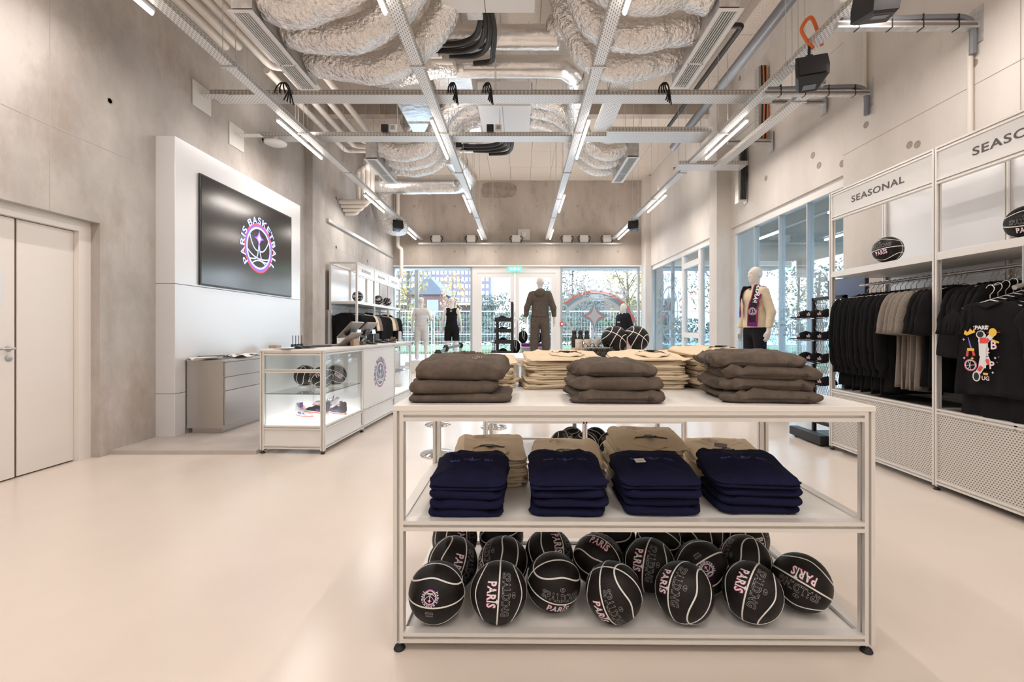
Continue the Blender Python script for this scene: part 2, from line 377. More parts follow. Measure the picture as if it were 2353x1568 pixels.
# white double door (door_1)
d1 = bpy.data.objects.new('door_1', None); COL.objects.link(d1); d1['kind'] = 'structure'; d1['label'] = 'white double door recessed in the concrete wall'
DX = -4.27
m = MB().box(DX-.08, 4.35, 0, DX+.05, 4.47, 2.30).box(DX-.08, 3.05, 2.2, DX+.05, 4.35, 2.30).box(DX-.08, 2.95, 0, DX+.05, 3.05, 2.3); m.build('frame', M['white_door'], d1)
m = MB().rbox(DX-.05, 3.86, .012, DX, 4.35, 2.195, .006); m.build('leaf', M['white_door'], d1)
m = MB().rbox(DX-.045, 3.05, .012, DX+.005, 3.84, 2.195, .006); lf = m.build('leaf', M['white_door'], d1)
m = MB().box(DX-.06, 3.835, .01, DX-.01, 3.862, 2.2); m.build('meeting_gap', mat('brown_seal', (.12, .06, .035), .8), d1)
q = MB(); q.tube([(DX+.005, 3.79, 1.10), (DX+.06, 3.79, 1.10), (DX+.065, 3.77, 1.10), (DX+.065, 3.66, 1.10)], .010, 10)
q.lathe([(.026, 0), (.026, .008), (.02, .01)], 20, Matrix.Translation((DX+.005, 3.79, 1.10)) @ Matrix.Rotation(PI/2, 4, 'Y')); q.build('handle', M['steel'], d1, True)
q = MB().lathe([(.026, 0), (.026, .012), (.02, .014)], 20, Matrix.Translation((DX+.005, 3.79, 1.02)) @ Matrix.Rotation(PI/2, 4, 'Y')); q.build('lock_cylinder', M['steel'], d1, True)

# back panel wall holding the screen
pw = thing('media_wall', 'tall white glossy panel box on the concrete wall carrying the big screen', 'panel', (LW, 5.15, .04))
P = M['panel'] = mat('white_gloss_panel', (.74, .75, .77), .28, .25)
for z0, z1 in ((0, .485), (.49, 1.735), (1.74, 3.41)):
    MB().rbox(0, 0, z0, .22, 2.93, z1, .004).build('panel', P, pw)
ZT = .04
# ---- far shopfront windows
def frame_rect(q, x0, z0, x1, z1, y, w=.06, d=.08):
    q.box(x0, y-d/2, z0, x0+w, y+d/2, z1).box(x1-w, y-d/2, z0, x1, y+d/2, z1).box(x0+w, y-d/2, z1-w, x1-w, y+d/2, z1).box(x0+w, y-d/2, z0, x1-w, y+d/2, z0+w)
YB = BW + .12
def win(name, label):
    o = bpy.data.objects.new(name, None); COL.objects.link(o); o['kind'] = 'structure'; o['label'] = label; return o
xs = [(908-VX)*BW/FP, (1085-VX)*BW/FP, (1288-VX)*BW/FP, (1470-VX)*BW/FP]
w1 = win('window_1', 'left fixed pane of the glass shopfront'); q = MB(); frame_rect(q, xs[0]-.1, 0, xs[1], 3.32, YB, .07, .12); q.build('window_frame', M['win_g'], w1)
q = MB().box((956-VX)*BW/FP-.06, YB-.03, .07, (956-VX)*BW/FP+.06, YB+.05, 3.2); q.build('mullion', M['win_g'], w1)
MB().box(xs[0], YB-.006, .07, xs[1]-.07, YB+.006, 3.25).build('glass_pane', M['glass'], w1)
w2 = win('window_2', 'right fixed pane of the glass shopfront with the big round decal'); q = MB(); frame_rect(q, xs[2], 0, xs[3]+.02, 3.32, YB, .07, .12); q.build('window_frame', M['win_g'], w2)
MB().box(xs[2]+.07, YB-.006, .07, xs[3]-.07, YB+.006, 3.25).build('glass_pane', M['glass'], w2)
d2 = bpy.data.objects.new('door_2', None); COL.objects.link(d2); d2['kind'] = 'structure'; d2['label'] = 'white framed double glass entrance door'
q = MB(); q.box(xs[1]+.002, YB-.08, 0, xs[1]+.16, YB+.06, 3.31).box(xs[2]-.16, YB-.08, 0, xs[2]-.002, YB+.06, 3.31).box(xs[1]+.16, YB-.08, 3.10, xs[2]-.16, YB+.06, 3.31); q.build('frame', M['win'], d2)
xm = (1183-VX)*BW/FP
for a, b in ((xs[1]+.16, xm-.01), (xm+.01, xs[2]-.16)):
    q = MB(); frame_rect(q, a, .02, b, 3.09, YB-.03, .14, .07); lf = q.build('leaf', M['win'], d2)
    MB().box(a+.14, YB-.036, .16, b-.14, YB-.024, 2.95).build('glass_pane', M['glass'], lf)
    s = -1 if a < xs[1]+.3 else 1; hx = xm + (-.09 if a < xs[1]+.3 else .09)
    MB().tube([(hx, YB-.12, .9), (hx, YB-.12, 1.55)], .015, 8).build('handle', M['steel'], lf, True)
# ---- right windows
def rwin(name, label, y0, y1, top, muls, door=None, glass='glass_r'):
    o = win(name, label); X = RW + .10; q = MB(); w = .07
    q.box(X-.06, y0, 0, X+.06, y0+w, top).box(X-.06, y1-w, 0, X+.06, y1, top).box(X-.06, y0+w, top-.13, X+.06, y1-w, top).box(X-.06, y0+w, 0, X+.06, y1-w, .08)
    q.build('window_frame', M['win'], o)
    for y, ww in muls: MB().box(X-.05, y-ww/2, .08, X+.05, y+ww/2, top-.1).build('mullion', M['win'] if ww > .03 else M['win_g'], o)
    ys = [y0+w] + [y for y, _ in muls] + [y1-w]
    for a, b in zip(ys[:-1], ys[1:]): MB().box(X-.006, a+.004, .08, X+.006, b-.004, top-.13).build('glass_pane', M[glass], o)
    return o
w3 = rwin('window_3', 'tall glass pane beside the scarf mannequin', 5.74, 8.86, 3.22, [((RW+.1)*FP/(px-VX), .022) for px in (1862, 1797, 1739)])
w4 = rwin('window_4', 'tall glazing with a door near the far corner', 9.6, 14.45, 3.25, [((RW+.1)*FP/(px-VX), .14) for px in (1612, 1573)] + [((RW+.1)*FP/(1546-VX), .02)])
y1_ = (RW+.1)*FP/(1573-VX); y0_ = (RW+.1)*FP/(1612-VX)
MB().box(RW+.04, y0_, 1.05, RW+.16, y1_, 1.18).box(RW+.04, y0_, 2.78, RW+.16, y1_, 2.92).build('door_rail', M['win'], w4)

# ------------------------------------------------------------------ outside
ASP = rough_col(mat('pale_paving', (.5, .5, .5), .9), (.45, .45, .46), (.6, .6, .6), .5)
MB().box(-70, BW+.35, -.25, 90, 110, -.05).build('ground', ASP)['kind'] = 'structure'
MB().box(RW+T, -40, -.25, 90, BW+.35, -.052).build('pavement', ASP)['kind'] = 'structure'
GR = rough_col(mat('grass', (.15, .25, .06), .95), (.07, .12, .05), (.14, .19, .08), 3)
g = MB().box(-18, 24, -.05, 26, 33, .12).box(9, -10, -.052, 12, 20, .05); tag(g.build('lawn', GR), kind='structure')
# building with its window grid
BF = mat('grey_brick_facade', (.10, .095, .12), .9); BWN = mat('pale_office_window', (.38, .43, .50), .3); BFR = mat('window_surround', (.22, .23, .26), .6)
bl = thing('office_building', 'long grey office block with rows of small windows beyond the trees', 'building', (-10.4, 160, 0))
MB().box(-60, 0, 0, 0, 14, 32).build('wall', BF, bl)
wf = MB().box(-.50, -.1, 0, .50, .02, 1.45).mesh('window', BFR); wp = MB().box(-.38, -.16, .12, .38, -.1, 1.33).mesh('window_glass', BWN)
for r in range(7):
    for c in range(25):
        f = link('window', wf, bl, (-1.3 - 1.45*c, 0, 8.5 + 2.4*r)); link('pane', wp, f)
hs = thing('brick_house', 'dark red brick house with a pitched roof in front of the office block', 'building', (-8.4, 40, 0))
MB().box(-1.6, 0, 0, 1.6, 8, 4.3).build('wall', mat('red_brick', (.14, .08, .075), .9), hs)
MB().add([(-1.9, -.3, 4.3), (1.9, -.3, 4.3), (1.9, 8.3, 4.3), (-1.9, 8.3, 4.3), (.4, -.3, 5.9), (.4, 8.3, 5.9)],
         [(0, 1, 4), (2, 3, 5), (1, 2, 5, 4), (3, 0, 4, 5), (3, 2, 1, 0)]).build('roof', mat('slate_roof', (.10, .11, .14), .8), hs)
for i in range(2): link('window', wf, hs, (-.7+1.4*i, 0, 2.4))
bh = thing('long_shed', 'long low brown shed at the foot of the office block', 'building', (-6.5, 50, 0)); MB().box(-12, 0, 0, 3.2, 6, 3.9).build('wall', mat('brown_shed', (.07, .055, .055), .9), bh); MB().box(-12.2, -.2, 3.9, 3.4, 6.2, 4.15).build('roof', mat('pale_roof_edge', (.5, .5, .52), .7), bh)
low = thing('low_building', 'low flat brown building beyond the right of the entrance', 'building', (6, 48, 0))
MB().box(-5, 0, 0, 10, 8, 4.2).build('wall', mat('brown_render', (.12, .10, .095), .9), low); MB().box(-5.3, -.3, 4.2, 10.3, 8.3, 4.5).build('roof', mat('roof_edge', (.2, .2, .22), .8), low)
# trees: trunk, branches and thousands of small leaves
def leaf_cloud(n, cx, cy, cz, rx, ry, rz, s, seed):
    r = np.random.RandomState(seed); u = r.normal(size=(n, 3)); u /= np.linalg.norm(u, axis=1)[:, None]
    lob = 1 + .28*np.sin(u[:, 0]*5+seed)*np.cos(u[:, 2]*4+seed*2)
    rad = r.uniform(.35, 1, n)**.6 * lob; c = u*rad[:, None]*np.array([rx, ry, rz]) + np.array([cx, cy, cz])
    a = r.normal(size=(n, 3)); a /= np.linalg.norm(a, axis=1)[:, None]; b = np.cross(a, r.normal(size=(n, 3))); b /= np.linalg.norm(b, axis=1)[:, None]
    sz = r.uniform(.6, 1.3, n)[:, None]*s; V = np.stack([c-a*sz, c-b*sz*.5, c+a*sz, c+b*sz*.5], 1).reshape(-1, 3)
    me = bpy.data.meshes.new('foliage'); me.vertices.add(4*n); me.vertices.foreach_set('co', V.ravel()); me.loops.add(4*n)
    me.loops.foreach_set('vertex_index', np.arange(4*n, dtype=np.int32)); me.polygons.add(n); me.polygons.foreach_set('loop_start', np.arange(0, 4*n, 4, dtype=np.int32)); me.update(calc_edges=True)
    return me
LG = [rough_col(mat('autumn_leaves', (.4, .35, .1), .8), (.15, .17, .08), (.40, .28, .09), 1.6), rough_col(mat('green_leaves', (.15, .25, .08), .8), (.06, .09, .05), (.13, .17, .09), 1.2),
      rough_col(mat('orange_leaves', (.5, .25, .08), .8), (.35, .22, .10), (.62, .34, .12), 1.6), rough_col(mat('grey_green_leaves', (.2, .26, .2), .8), (.08, .11, .095), (.17, .20, .16), 1.2)]
BK = mat('bark', (.12, .10, .09), .9)
def tree(name, label, x, y, h, r, mi, seed, n=2600, low=.45, s=.11):
    t = thing(name, label, 'tree', (x, y, -.05), 0, 'trees outside the shop'); rr = random.Random(seed)
    q = MB().tube([(0, 0, 0), (.05, .02, h*.3), (-.03, .05, h*.6), (0, 0, h*.85)], [r*.07, r*.055, r*.035, .02], 7)
    for k in range(6):
        a = rr.uniform(0, 6.3); z = h*rr.uniform(.35, .65); q.tube([(0, 0, z), (math.cos(a)*r*.4, math.sin(a)*r*.4, z+h*.12), (math.cos(a)*r*.7, math.sin(a)*r*.7, z+h*.27)], [r*.03, r*.018, .01], 5)
    q.build('trunk', BK, t, True)
    me = leaf_cloud(n, 0, 0, h*(low+1)/2, r, r*.8, h*(1-low)/2, s, seed); me.materials.append(LG[mi]); o = link('foliage', me, t); o['kind'] = 'stuff'
tree('tree', 'yellowing tree outside the left pane of the shopfront', -5.7, 23, 7.6, 1.15, 0, 3, 1500, .18, .09)
tree('tree', 'thin orange tree behind the black jersey mannequin', -3.4, 23, 4.6, .75, 2, 4, 330, .4, .08)
tree('tree', 'dense grey green tree behind the left door leaf', -1.45, 24.5, 3.3, 1.25, 3, 5, 2400, .10, .085)
tree('tree', 'grey green tree behind the hooded mannequin', 1.7, 26, 3.9, 1.2, 3, 6, 1500, .2, .085)
tree('tree', 'yellow and green tree behind the round window decal', 5.9, 25, 7.2, 1.5, 0, 7, 1900, .22, .09)
tree('tree', 'low green tree at the foot of the right shopfront pane', 4.0, 30, 4.2, 1.6, 3, 8, 1500, .2, .09)
tree('tree', 'slender green tree beside the right door leaf', 2.75, 24, 6.6, .8, 3, 10, 700, .25, .085)
tree('tree', 'tall tree with an open crown outside the corner glazing', 10.5, 24, 7.5, 1.8, 0, 9, 1800, .25, .09)
tree('tree', 'green tree outside the glazing nearest the scarf mannequin', 12.5, 19, 4.3, 2.2, 3, 11, 2400, .15, .09)
tree('tree', 'leafy tree standing far along the side street', 17.0, 22, 5.0, 2.4, 1, 12, 2000, .15, .09)
hd = leaf_cloud(7000, 0, 34, 1.2, 22, 1.0, 1.4, .16, 21); hd.materials.append(LG[1]); tag(link('hedge', hd), 'long clipped green hedge beyond the site fence', 'hedge', kind='stuff')
# wire site fence panels
FS = mat('galvanised_fence', (.62, .66, .70), .4, .5)
def fence_panel(x, y, rz, lab):
    f = thing('fence_panel', lab, 'fence', (x, y, -.05), rz, 'wire site fence panels outside the shop')
    q = MB()
    for a in (0, 3.3): q.tube([(a, 0, 0), (a, 0, 2.1)], .025, 6)
    for z in (.15, 1.1, 2.08): q.tube([(0, 0, z), (3.3, 0, z)], .02, 6)
    q.build('frame', FS, f, True); q = MB()
    for k in range(1, 26): q.box(k*.127-.004, -.004, .15, k*.127+.004, .004, 2.08)
    for k in range(1, 9): q.box(0, -.004, .15+k*.21, 3.3, .004, .158+k*.21)
    w_ = q.build('wire_mesh', FS, f); MB().rbox(-.35, -.12, 0, .35, .12, .16, .03).build('foot', mat('concrete_block', (.5, .5, .5), .9), f)
for i in range(7): fence_panel(-10.5+3.4*i, 19.5, 0, 'wire site fence panel across the street, %s from the left' % ORD[i])
for i in range(5): fence_panel(9.5, 2.5+3.4*i, PI/2, 'wire site fence panel along the side street, %s from the camera' % ORD[i])
lp = thing('street_lamp', 'slim grey street lamp seen through the right door leaf', 'lamp', (.44, 30, 0)); MB().tube([(0, 0, 0), (0, 0, 5.0)], [.09, .05], 8).build('pole', FS, lp, True)
MB().lathe([(.05, 4.95), (.42, 5.05), (.38, 5.12), (.05, 5.2)], 16).build('lamp_head', FS, lp, True)
m = MB().box(RW+T+.02, 1.5, 3.42, 9.2, 14.4, 3.75); struct('sky_block_slab', m, M['concrete_far'])  # added slab that blocks the sky so the side glass shows reflections
MB().box(8.6, 1.5, -.05, 8.9, 1.8, 3.42).box(8.6, 13.9, -.05, 8.9, 14.2, 3.42).build('sky_block_pillar', M['concrete_far'])['kind'] = 'structure'  # made-up supports for the added sky-blocking slab
# overhang outside
m = MB().box(-8, BW+.3, 3.36, 9, BW+1.6, 3.6); struct('lintel_outside', m, M['concrete_far'])
# ------------------------------------------------------------------ ceiling services
TZ = CH + 2.886                                                         # underside of the long cable trays
_rm = {}
def rods(t, pts, z0, z1=CZ, r=.004):
    k = round(z1-z0, 2)
    if k not in _rm: _rm[k] = MB().tube([(0, 0, 0), (0, 0, k)], r, 5).mesh('threaded_rod', M['galv'], True)
    for x, y in pts: link('threaded_rod', _rm[k], t, (x, y, z0))
def tray_y(name, label, x, y0, y1, z, w=.12, h=.05, group=None, cat='cable tray', rod_step=1.7):
    t = thing(name, label, cat, (x, y0, z), 0, group); L = y1 - y0
    q = MB(); q.k = 0; q.box(-w/2, 0, 0, w/2, L, .003); q.k = 1; q.box(-w/2-.002, 0, 0, -w/2, L, h).box(w/2, 0, 0, w/2+.002, L, h)
    q.k = 2; q.box(-w/2-.006, 0, h-.004, -w/2, L, h+.004).box(w/2, 0, h-.004, w/2+.006, L, h+.004); q.build('perforated_channel', [M['tray'], M['tray_side'], M['galv']], t)
    n = max(1, int(L / rod_step))
    for i in range(n): rods(t, [(-w/2-.01, .4 + i*rod_step), (w/2+.01, .4 + i*rod_step)], -.01, CZ - z)
    for i in range(n): MB().box(-w/2-.03, .385 + i*rod_step, -.012, w/2+.03, .415 + i*rod_step, -.001).build('hanger_bar', M['galv'], t)
    return t
def tray_x(name, label, y, x0, x1, z, w=.23, h=.06, rod_step=1.6, cat='cable tray'):
    t = thing(name, label, cat, (x0, y, z)); L = x1 - x0
    q = MB(); q.k = 0; q.box(0, 0, 0, L, w, .003); q.k = 1; q.box(0, -.002, 0, L, 0, h).box(0, w, 0, L, w+.002, h)
    q.k = 2; q.box(0, -.008, h-.003, L, 0, h+.004).box(0, w, h-.003, L, w+.008, h+.004); q.build('perforated_channel', [M['tray_x'], M['tray_side_x'], M['galv']], t)
    n = max(1, int(L / rod_step))
    for i in range(n): rods(t, [(.5 + i*rod_step, -.02), (.5 + i*rod_step, w+.02)], -.01, CZ - z)
    return t
TX = (-3.2, -1.13, .855, 2.98); LX = (-3.31, -1.215, .935, 3.09)
names = ('by the screen wall', 'left of the middle', 'right of the middle', 'by the clothing racks')
for x, nm in zip(TX, names): tray_y('cable_tray', 'long perforated light-carrying cable tray running to the shopfront, ' + nm, x, -.5, 14.78, TZ)
lx_n = ('screen wall tray', 'left middle tray', 'right middle tray', 'rack side tray')
for i, x in enumerate(LX):
    for k, y in enumerate((-4.0, -.65, 2.72, 6.2, 9.66, 13.0)):
        if k == 1 or k == 0: lab = 'linear light behind and above the camera on the ' + lx_n[i]
        else: lab = ORD[k-2] + ' lit linear light counted from the camera under the ' + lx_n[i]
        if k >= 2:
            t = thing('linear_light', lab, 'light', (x, y, TZ - .05), 0, 'linear lights under the trays')
            MB().rbox(-.022, 0, .018, .022, 1.38, .05, .004).build('housing', M['white_met'], t)
            MB().tube([(0, .01, .004), (0, 1.37, .004)], .018, 10).build('lit_tube', M['led'], t, True)
            MB().tube([(0, .1, .05), (0, .1, .10)], .006, 6).tube([(0, 1.28, .05), (0, 1.28, .10)], .006, 6).build('clip', M['galv'], t)
        l = area('linear_lamp', (x, y + .69, TZ - .085), (0, 0, 0), .05, 1.36, LED_W, LAMP); area('added_ceiling_fill', (x, y + .69, TZ + .16), (PI, 0, 0), .05, 1.36, CEILING_FILL, LAMP)  # the upward lamp is added fill for the ceiling, not a fitting
tray_x('cable_tray', 'nearer cross tray spanning the ceiling under the silver ducts', 5.9, LW+.1, 3.35, CH+3.04)
tray_x('cable_tray', 'farther cross tray spanning the ceiling behind the first lights', 7.16, LW+.1, 1.35, CH+3.04)
tray_x('cable_tray', 'wide cross tray between the short link tray and the rack side', 7.0, 1.35, 2.95, CH+3.04, .42, .07)
tray_y('cable_tray', 'short wide link tray joining the two cross trays', 1.27, 5.55, 7.1, CH+3.09, .24, .06, None, 'cable tray', .9)
tray_y('cable_tray', 'second narrower tray beside the rack side tray', 3.42, 5.2, 7.9, CH+2.80, .14, .05)
tray_x('cable_tray', 'lower cross tray hung near the pillar on the window side', 7.9, 2.75, 3.95, CH+2.86, .30, .06)
tray_x('conduit_channel', 'narrow steel channel along the concrete over the shopfront', BW-.10, -3.3, 3.3, TZ-.14, .07, .05, 8, 'cable tray')
for i, (px_, py_) in enumerate(((490, 237), (562, 318))):             # wall plates where the trays meet the wall
    y = (5.97, 6.69)[i]; s = thing('wall_patch', ('white plaster patch with a perforated bracket, nearer one on the screen wall', 'white plaster patch with a perforated bracket, farther one on the screen wall')[i], 'wall plate', (LW+.003, y-.25, (4.25, 4.05)[i]))
    MB().box(0, 0, -.16, .01, .34, .16).build('plate', mat('white_plaster', (.75, .73, .7), .8), s)
    MB().box(0, .12, .028, .36, .24, .032).build('bracket', M['tray'], s)
# right hand vertical cable ladders
for (x, y, z0, z1, lab) in ((3.93, 8.2, 3.55, 4.6, 'lower vertical tray of black cables on the wall beside the pillar'), (3.93, 7.5, 4.35, 5.6, 'upper vertical tray of orange cables above the window')):
    t = thing('vertical_tray', lab, 'cable tray', (x, y, z0)); q = MB(); q.box(0, 0, 0, .16, .005, z1-z0).box(0, 0, 0, .003, .14, z1-z0).box(.157, 0, 0, .16, .14, z1-z0); q.build('perforated_channel', M['tray_side'], t)
    for k in range(4): MB().tube([(.03+.03*k, -.02, .05), (.04+.03*k, -.03, (z1-z0)*.5), (.03+.03*k, -.02, z1-z0)], .012, 6).build('cable', mat('orange_cable', (.7, .2, .05), .5) if ('orange' in lab and k % 2) else M['rubber'], t, True)

# linear air grilles with their plenum boxes
GH = mat('grille_slot', (.07, .07, .07), .7)
def grille(lab, x0, y0, L, w=.235, z=CH+2.94, ph=.34):
    t = thing('air_grille', lab, 'air grille', (x0, y0, z)); q = MB()
    f = .03; q.box(0, 0, 0, w, f, .012).box(0, L-f, 0, w, L, .012).box(0, f, 0, f+.015, L-f, .012).box(w-f-.015, f, 0, w, L-f, .012).box(f, L*.62, 0, w-f, L*.62+.02, .012)
    q.build('frame', M['white_met'], t)
    MB().box(f, f, .03, w-f, L-f, .04).build('backing', GH, t)
    for k in range(6):
        xx = f + .024 + k*(w-2*f-.03)/6; MB().box(xx+.004, f, .001, xx+.011, L-f, .018).build('slat', M['white_met'], t)
    MB().box(.02, .03, .045, w-.02, L-.03, .045+ph).build('plenum_box', M['galv'], t)
    rods(t, [(.0, .1), (w, .1), (.0, L-.1), (w, L-.1)], .3, CZ - z); return t
grille('white slotted air grille nearest the camera on the screen side', -2.71, 4.2, 1.4)
grille('white slotted air grille nearest the camera on the rack side', 1.82, 4.18, 1.38)
grille('small white slotted air grille far back on the screen side', -2.71, 7.88, 1.32)
grille('small white slotted air grille far back on the rack side', 1.82, 7.79, 1.34)

# crinkled flexible ducts
def bez(ps, n=26):                                                      # Catmull-Rom through the control points
    ps = [Vector(p) for p in ps]; P = [ps[0]*2-ps[1]] + ps + [ps[-1]*2-ps[-2]]; out = []
    for i in range(1, len(P)-2):
        for k in range(n):
            t = k/n; a, b, c, d = P[i-1:i+3]
            out.append(.5*((2*b) + (c-a)*t + (2*a-5*b+4*c-d)*t*t + (3*b-a-3*c+d)*t**3))
    out.append(ps[-1]); return out
def resample(pts, step):
    out = [pts[0]]; acc = 0
    for a, b in zip(pts[:-1], pts[1:]):
        d = (b-a).length
        while acc + d >= step:
            a = a + (b-a)*((step-acc)/d); out.append(a.copy()); d = (b-a).length; acc = 0
        acc += d
    return out
def duct(lab, ps, r, name='flexible_duct', rough=.07, step=.028, mt='foil', seg=26, parent=None, bands=0):
    pts = resample(bez(ps), step); q = MB(); q.tube(pts, r, seg, caps=True)
    n = len(pts)
    for i in range(n):
        for k in range(seg):
            j = i*seg+k; p = Vector(q.v[j]); c = pts[i]; v = p - c
            w = noise.noise(Vector((i*.16+r*9, math.cos(6.283*k/seg)*1.3, math.sin(6.283*k/seg)*1.3)))*1.2 + .6*noise.noise(Vector((i*.9, k*.9, r*31))) + (.34 if i % 2 else -.34)
            q.v[j] = tuple(c + v * (1 + rough * w))
    o = q.build(name, M[mt], parent, 'all')
    if parent is None: tag(o, lab, 'duct')
    if bands:
        for b in range(bands):
            i = int((b+.5)*n/bands); p, d = pts[i], (pts[min(i+1, n-1)]-pts[i-1]).normalized()
            MB().tube([p - d*.03, p + d*.03], r*1.03, 20, caps=False).build('tape_band', M['foil_s'], o, True)
    return o
# screen side, near
for k, (y, zz, xx) in enumerate(((4.38, 4.62, -.95), (4.78, 4.5, -.78), (5.28, 4.44, -.5))):
    duct(('uppermost', 'middle', 'lowest')[k] + ' of three big crinkled silver ducts above the near grille on the screen side',
         [(-2.44, y, 4.40), (-2.15, y-.02, 4.33), (-1.75+.08*k, y-.05, zz-.17), (-1.35+.12*k, y-.15, zz+.05), (-1.1+.15*k, y-.3, zz+.4), (-.95+.1*k, y-.4-.1*k, zz+.85)], .168)
# rack side, near
for k, (y, dz) in enumerate(((4.34, .12), (4.78, .03), (5.26, -.02))):
    duct(('uppermost', 'middle', 'lowest')[k] + ' of three big crinkled silver ducts above the near grille on the rack side',
         [(1.83, y, 4.42), (1.55, y-.02, 4.36+dz), (1.2, y-.02, 4.30+dz), (.82, y, 4.42+dz), (.58, y-.05, 4.8+dz), (.42, y-.1, 5.2), (.2, y-.1, 5.45)], .165)
duct('crinkled silver duct dropping in front of the lowest rack side duct', [(.40, 5.75, 5.05), (.62, 5.6, 5.02), (.8, 5.5, 4.75), (.95, 5.35, 4.45), (1.25, 5.2, 4.35)], .15)
duct('straight foil wrapped duct running across between the air units, nearer one', [(-1.5, 5.8, 4.98), (-.4, 5.8, 4.98), (.5, 5.8, 4.98)], .145, 'foil_duct', .015, .05, 'foil_s', bands=3)
duct('straight foil wrapped duct running across between the air units, farther one', [(-2.9, 6.45, 4.98), (-1.5, 6.45, 4.98), (.35, 6.45, 4.98), (.62, 6.5, 4.98), (.80, 6.7, 4.96), (.86, 7.1, 4.93)], .15, 'foil_duct', .02, .05, 'foil_s', bands=5)
duct('crinkled silver duct hanging behind the nearer cross tray', [(.86, 7.0, 4.93), (.95, 7.6, 4.86), (1.02, 8.1, 4.75), (1.05, 8.5, 4.55)], .16)
duct('crinkled silver elbow duct under the foil duct on the screen side', [(-2.1, 6.5, 4.9), (-1.75, 6.35, 4.8), (-1.3, 6.25, 4.85), (-.9, 6.3, 4.95)], .15, rough=.09)
# screen side, far
for k, (y, r) in enumerate(((7.95, .15), (8.35, .16), (8.75, .15))):
    duct(('nearest', 'middle', 'rearmost')[k] + ' of three crinkled silver ducts feeding the far grille on the screen side',
         [(-2.44, y, 4.42), (-2.05, y, 4.34), (-1.65, y-.02, 4.45), (-1.40, y-.1, 4.8), (-1.1, y-.2, 5.1), (-.7, y-.3, 5.2)], r)
for k, (y, r) in enumerate(((7.95, .14), (8.35, .14), (8.75, .14))):
    duct(('nearest', 'middle', 'rearmost')[k] + ' of three crinkled silver ducts feeding the far grille on the rack side',
         [(1.83, y, 4.42), (1.5, y, 4.34), (1.2, y, 4.5), (.95, y-.05, 4.9), (.6, y-.1, 5.15), (.15, y-.2, 5.2)], r)
# far foil ducts
duct('large foil wrapped duct crossing in front of the far concrete wall', [(-4.0, 11.6, 5.0), (-3.0, 11.7, 4.98), (-1.9, 11.7, 4.98), (-1.5, 11.6, 4.98), (-1.3, 11.2, 4.98), (-1.35, 10.6, 4.98), (-1.5, 9.6, 5.0)], .24, 'foil_duct', .02, .06, 'foil_s', bands=4)
duct('second foil wrapped duct bending beside the far grille', [(-3.6, 10.6, 5.1), (-2.8, 10.6, 5.1), (-2.3, 10.5, 5.1), (-2.0, 10.1, 5.12), (-2.05, 9.4, 5.2), (-2.1, 8.8, 5.3)], .24, 'foil_duct', .025, .06, 'foil_s', bands=3)
duct('foil wrapped vertical duct curling down beside the far pillar', [(-3.75, 12.3, 5.9), (-3.75, 12.3, 5.0), (-3.75, 12.3, 4.55), (-3.65, 12.4, 4.25), (-3.45, 12.5, 4.1), (-3.3, 12.7, 4.15)], .27, 'foil_duct', .04, .05, 'foil', bands=2)
# square foil ducts above the screen side
def sqduct(lab, x0, y0, z0, x1, y1, z1):
    o = MB().rbox(x0, y0, z0, x1, y1, z1, .02).build('square_duct', M['foil_s'], None); tag(o, lab, 'duct')
    n = max(2, int((y1-y0)/.8))
    for i in range(n): y = y0 + (i+.5)*(y1-y0)/n; q = MB(); q.box(x0-.01, y, z0-.01, x1+.01, y+.05, z0).box(x0-.01, y, z0-.01, x0, y+.05, z1); q.build('tape_band', M['foil'], o)
sqduct('square foil covered duct running back above the left middle tray', -2.05, 6.9, 5.0, -1.45, 10.4, 5.4)
sqduct('broad square foil covered duct beside it towards the middle', -1.35, 6.8, 5.1, -.75, 9.8, 5.45)
# air handling units
for lab, y0, x0, x1, z in (('white ceiling air unit hanging nearest the camera', 4.0, -.84, .155, 4.72), ('white ceiling air unit hanging farther back', 7.05, -.66, .16, 4.72)):
    t = thing('air_unit', lab, 'air conditioner', (x0, y0, z)); w = x1 - x0
    MB().rbox(0, 0, 0, w, .98, .38, .01).build('casing', M['white_met'], t)
    MB().box(w*.46, .01, -.004, w*.465, .97, 0).build('panel_seam', M['black'], t)
    MB().box(.25, .9, .02, .42, 1.12, .2).build('junction_box', M['galv'], t)
    rods(t, [(.03, .1), (w-.03, .1), (.03, .9), (w-.03, .9)], .38, CZ-z)
    MB().box(-.03, .1, .30, 0, .9, .42).box(w, .1, .30, w+.03, .9, .42).build('bracket', M['galv'], t)
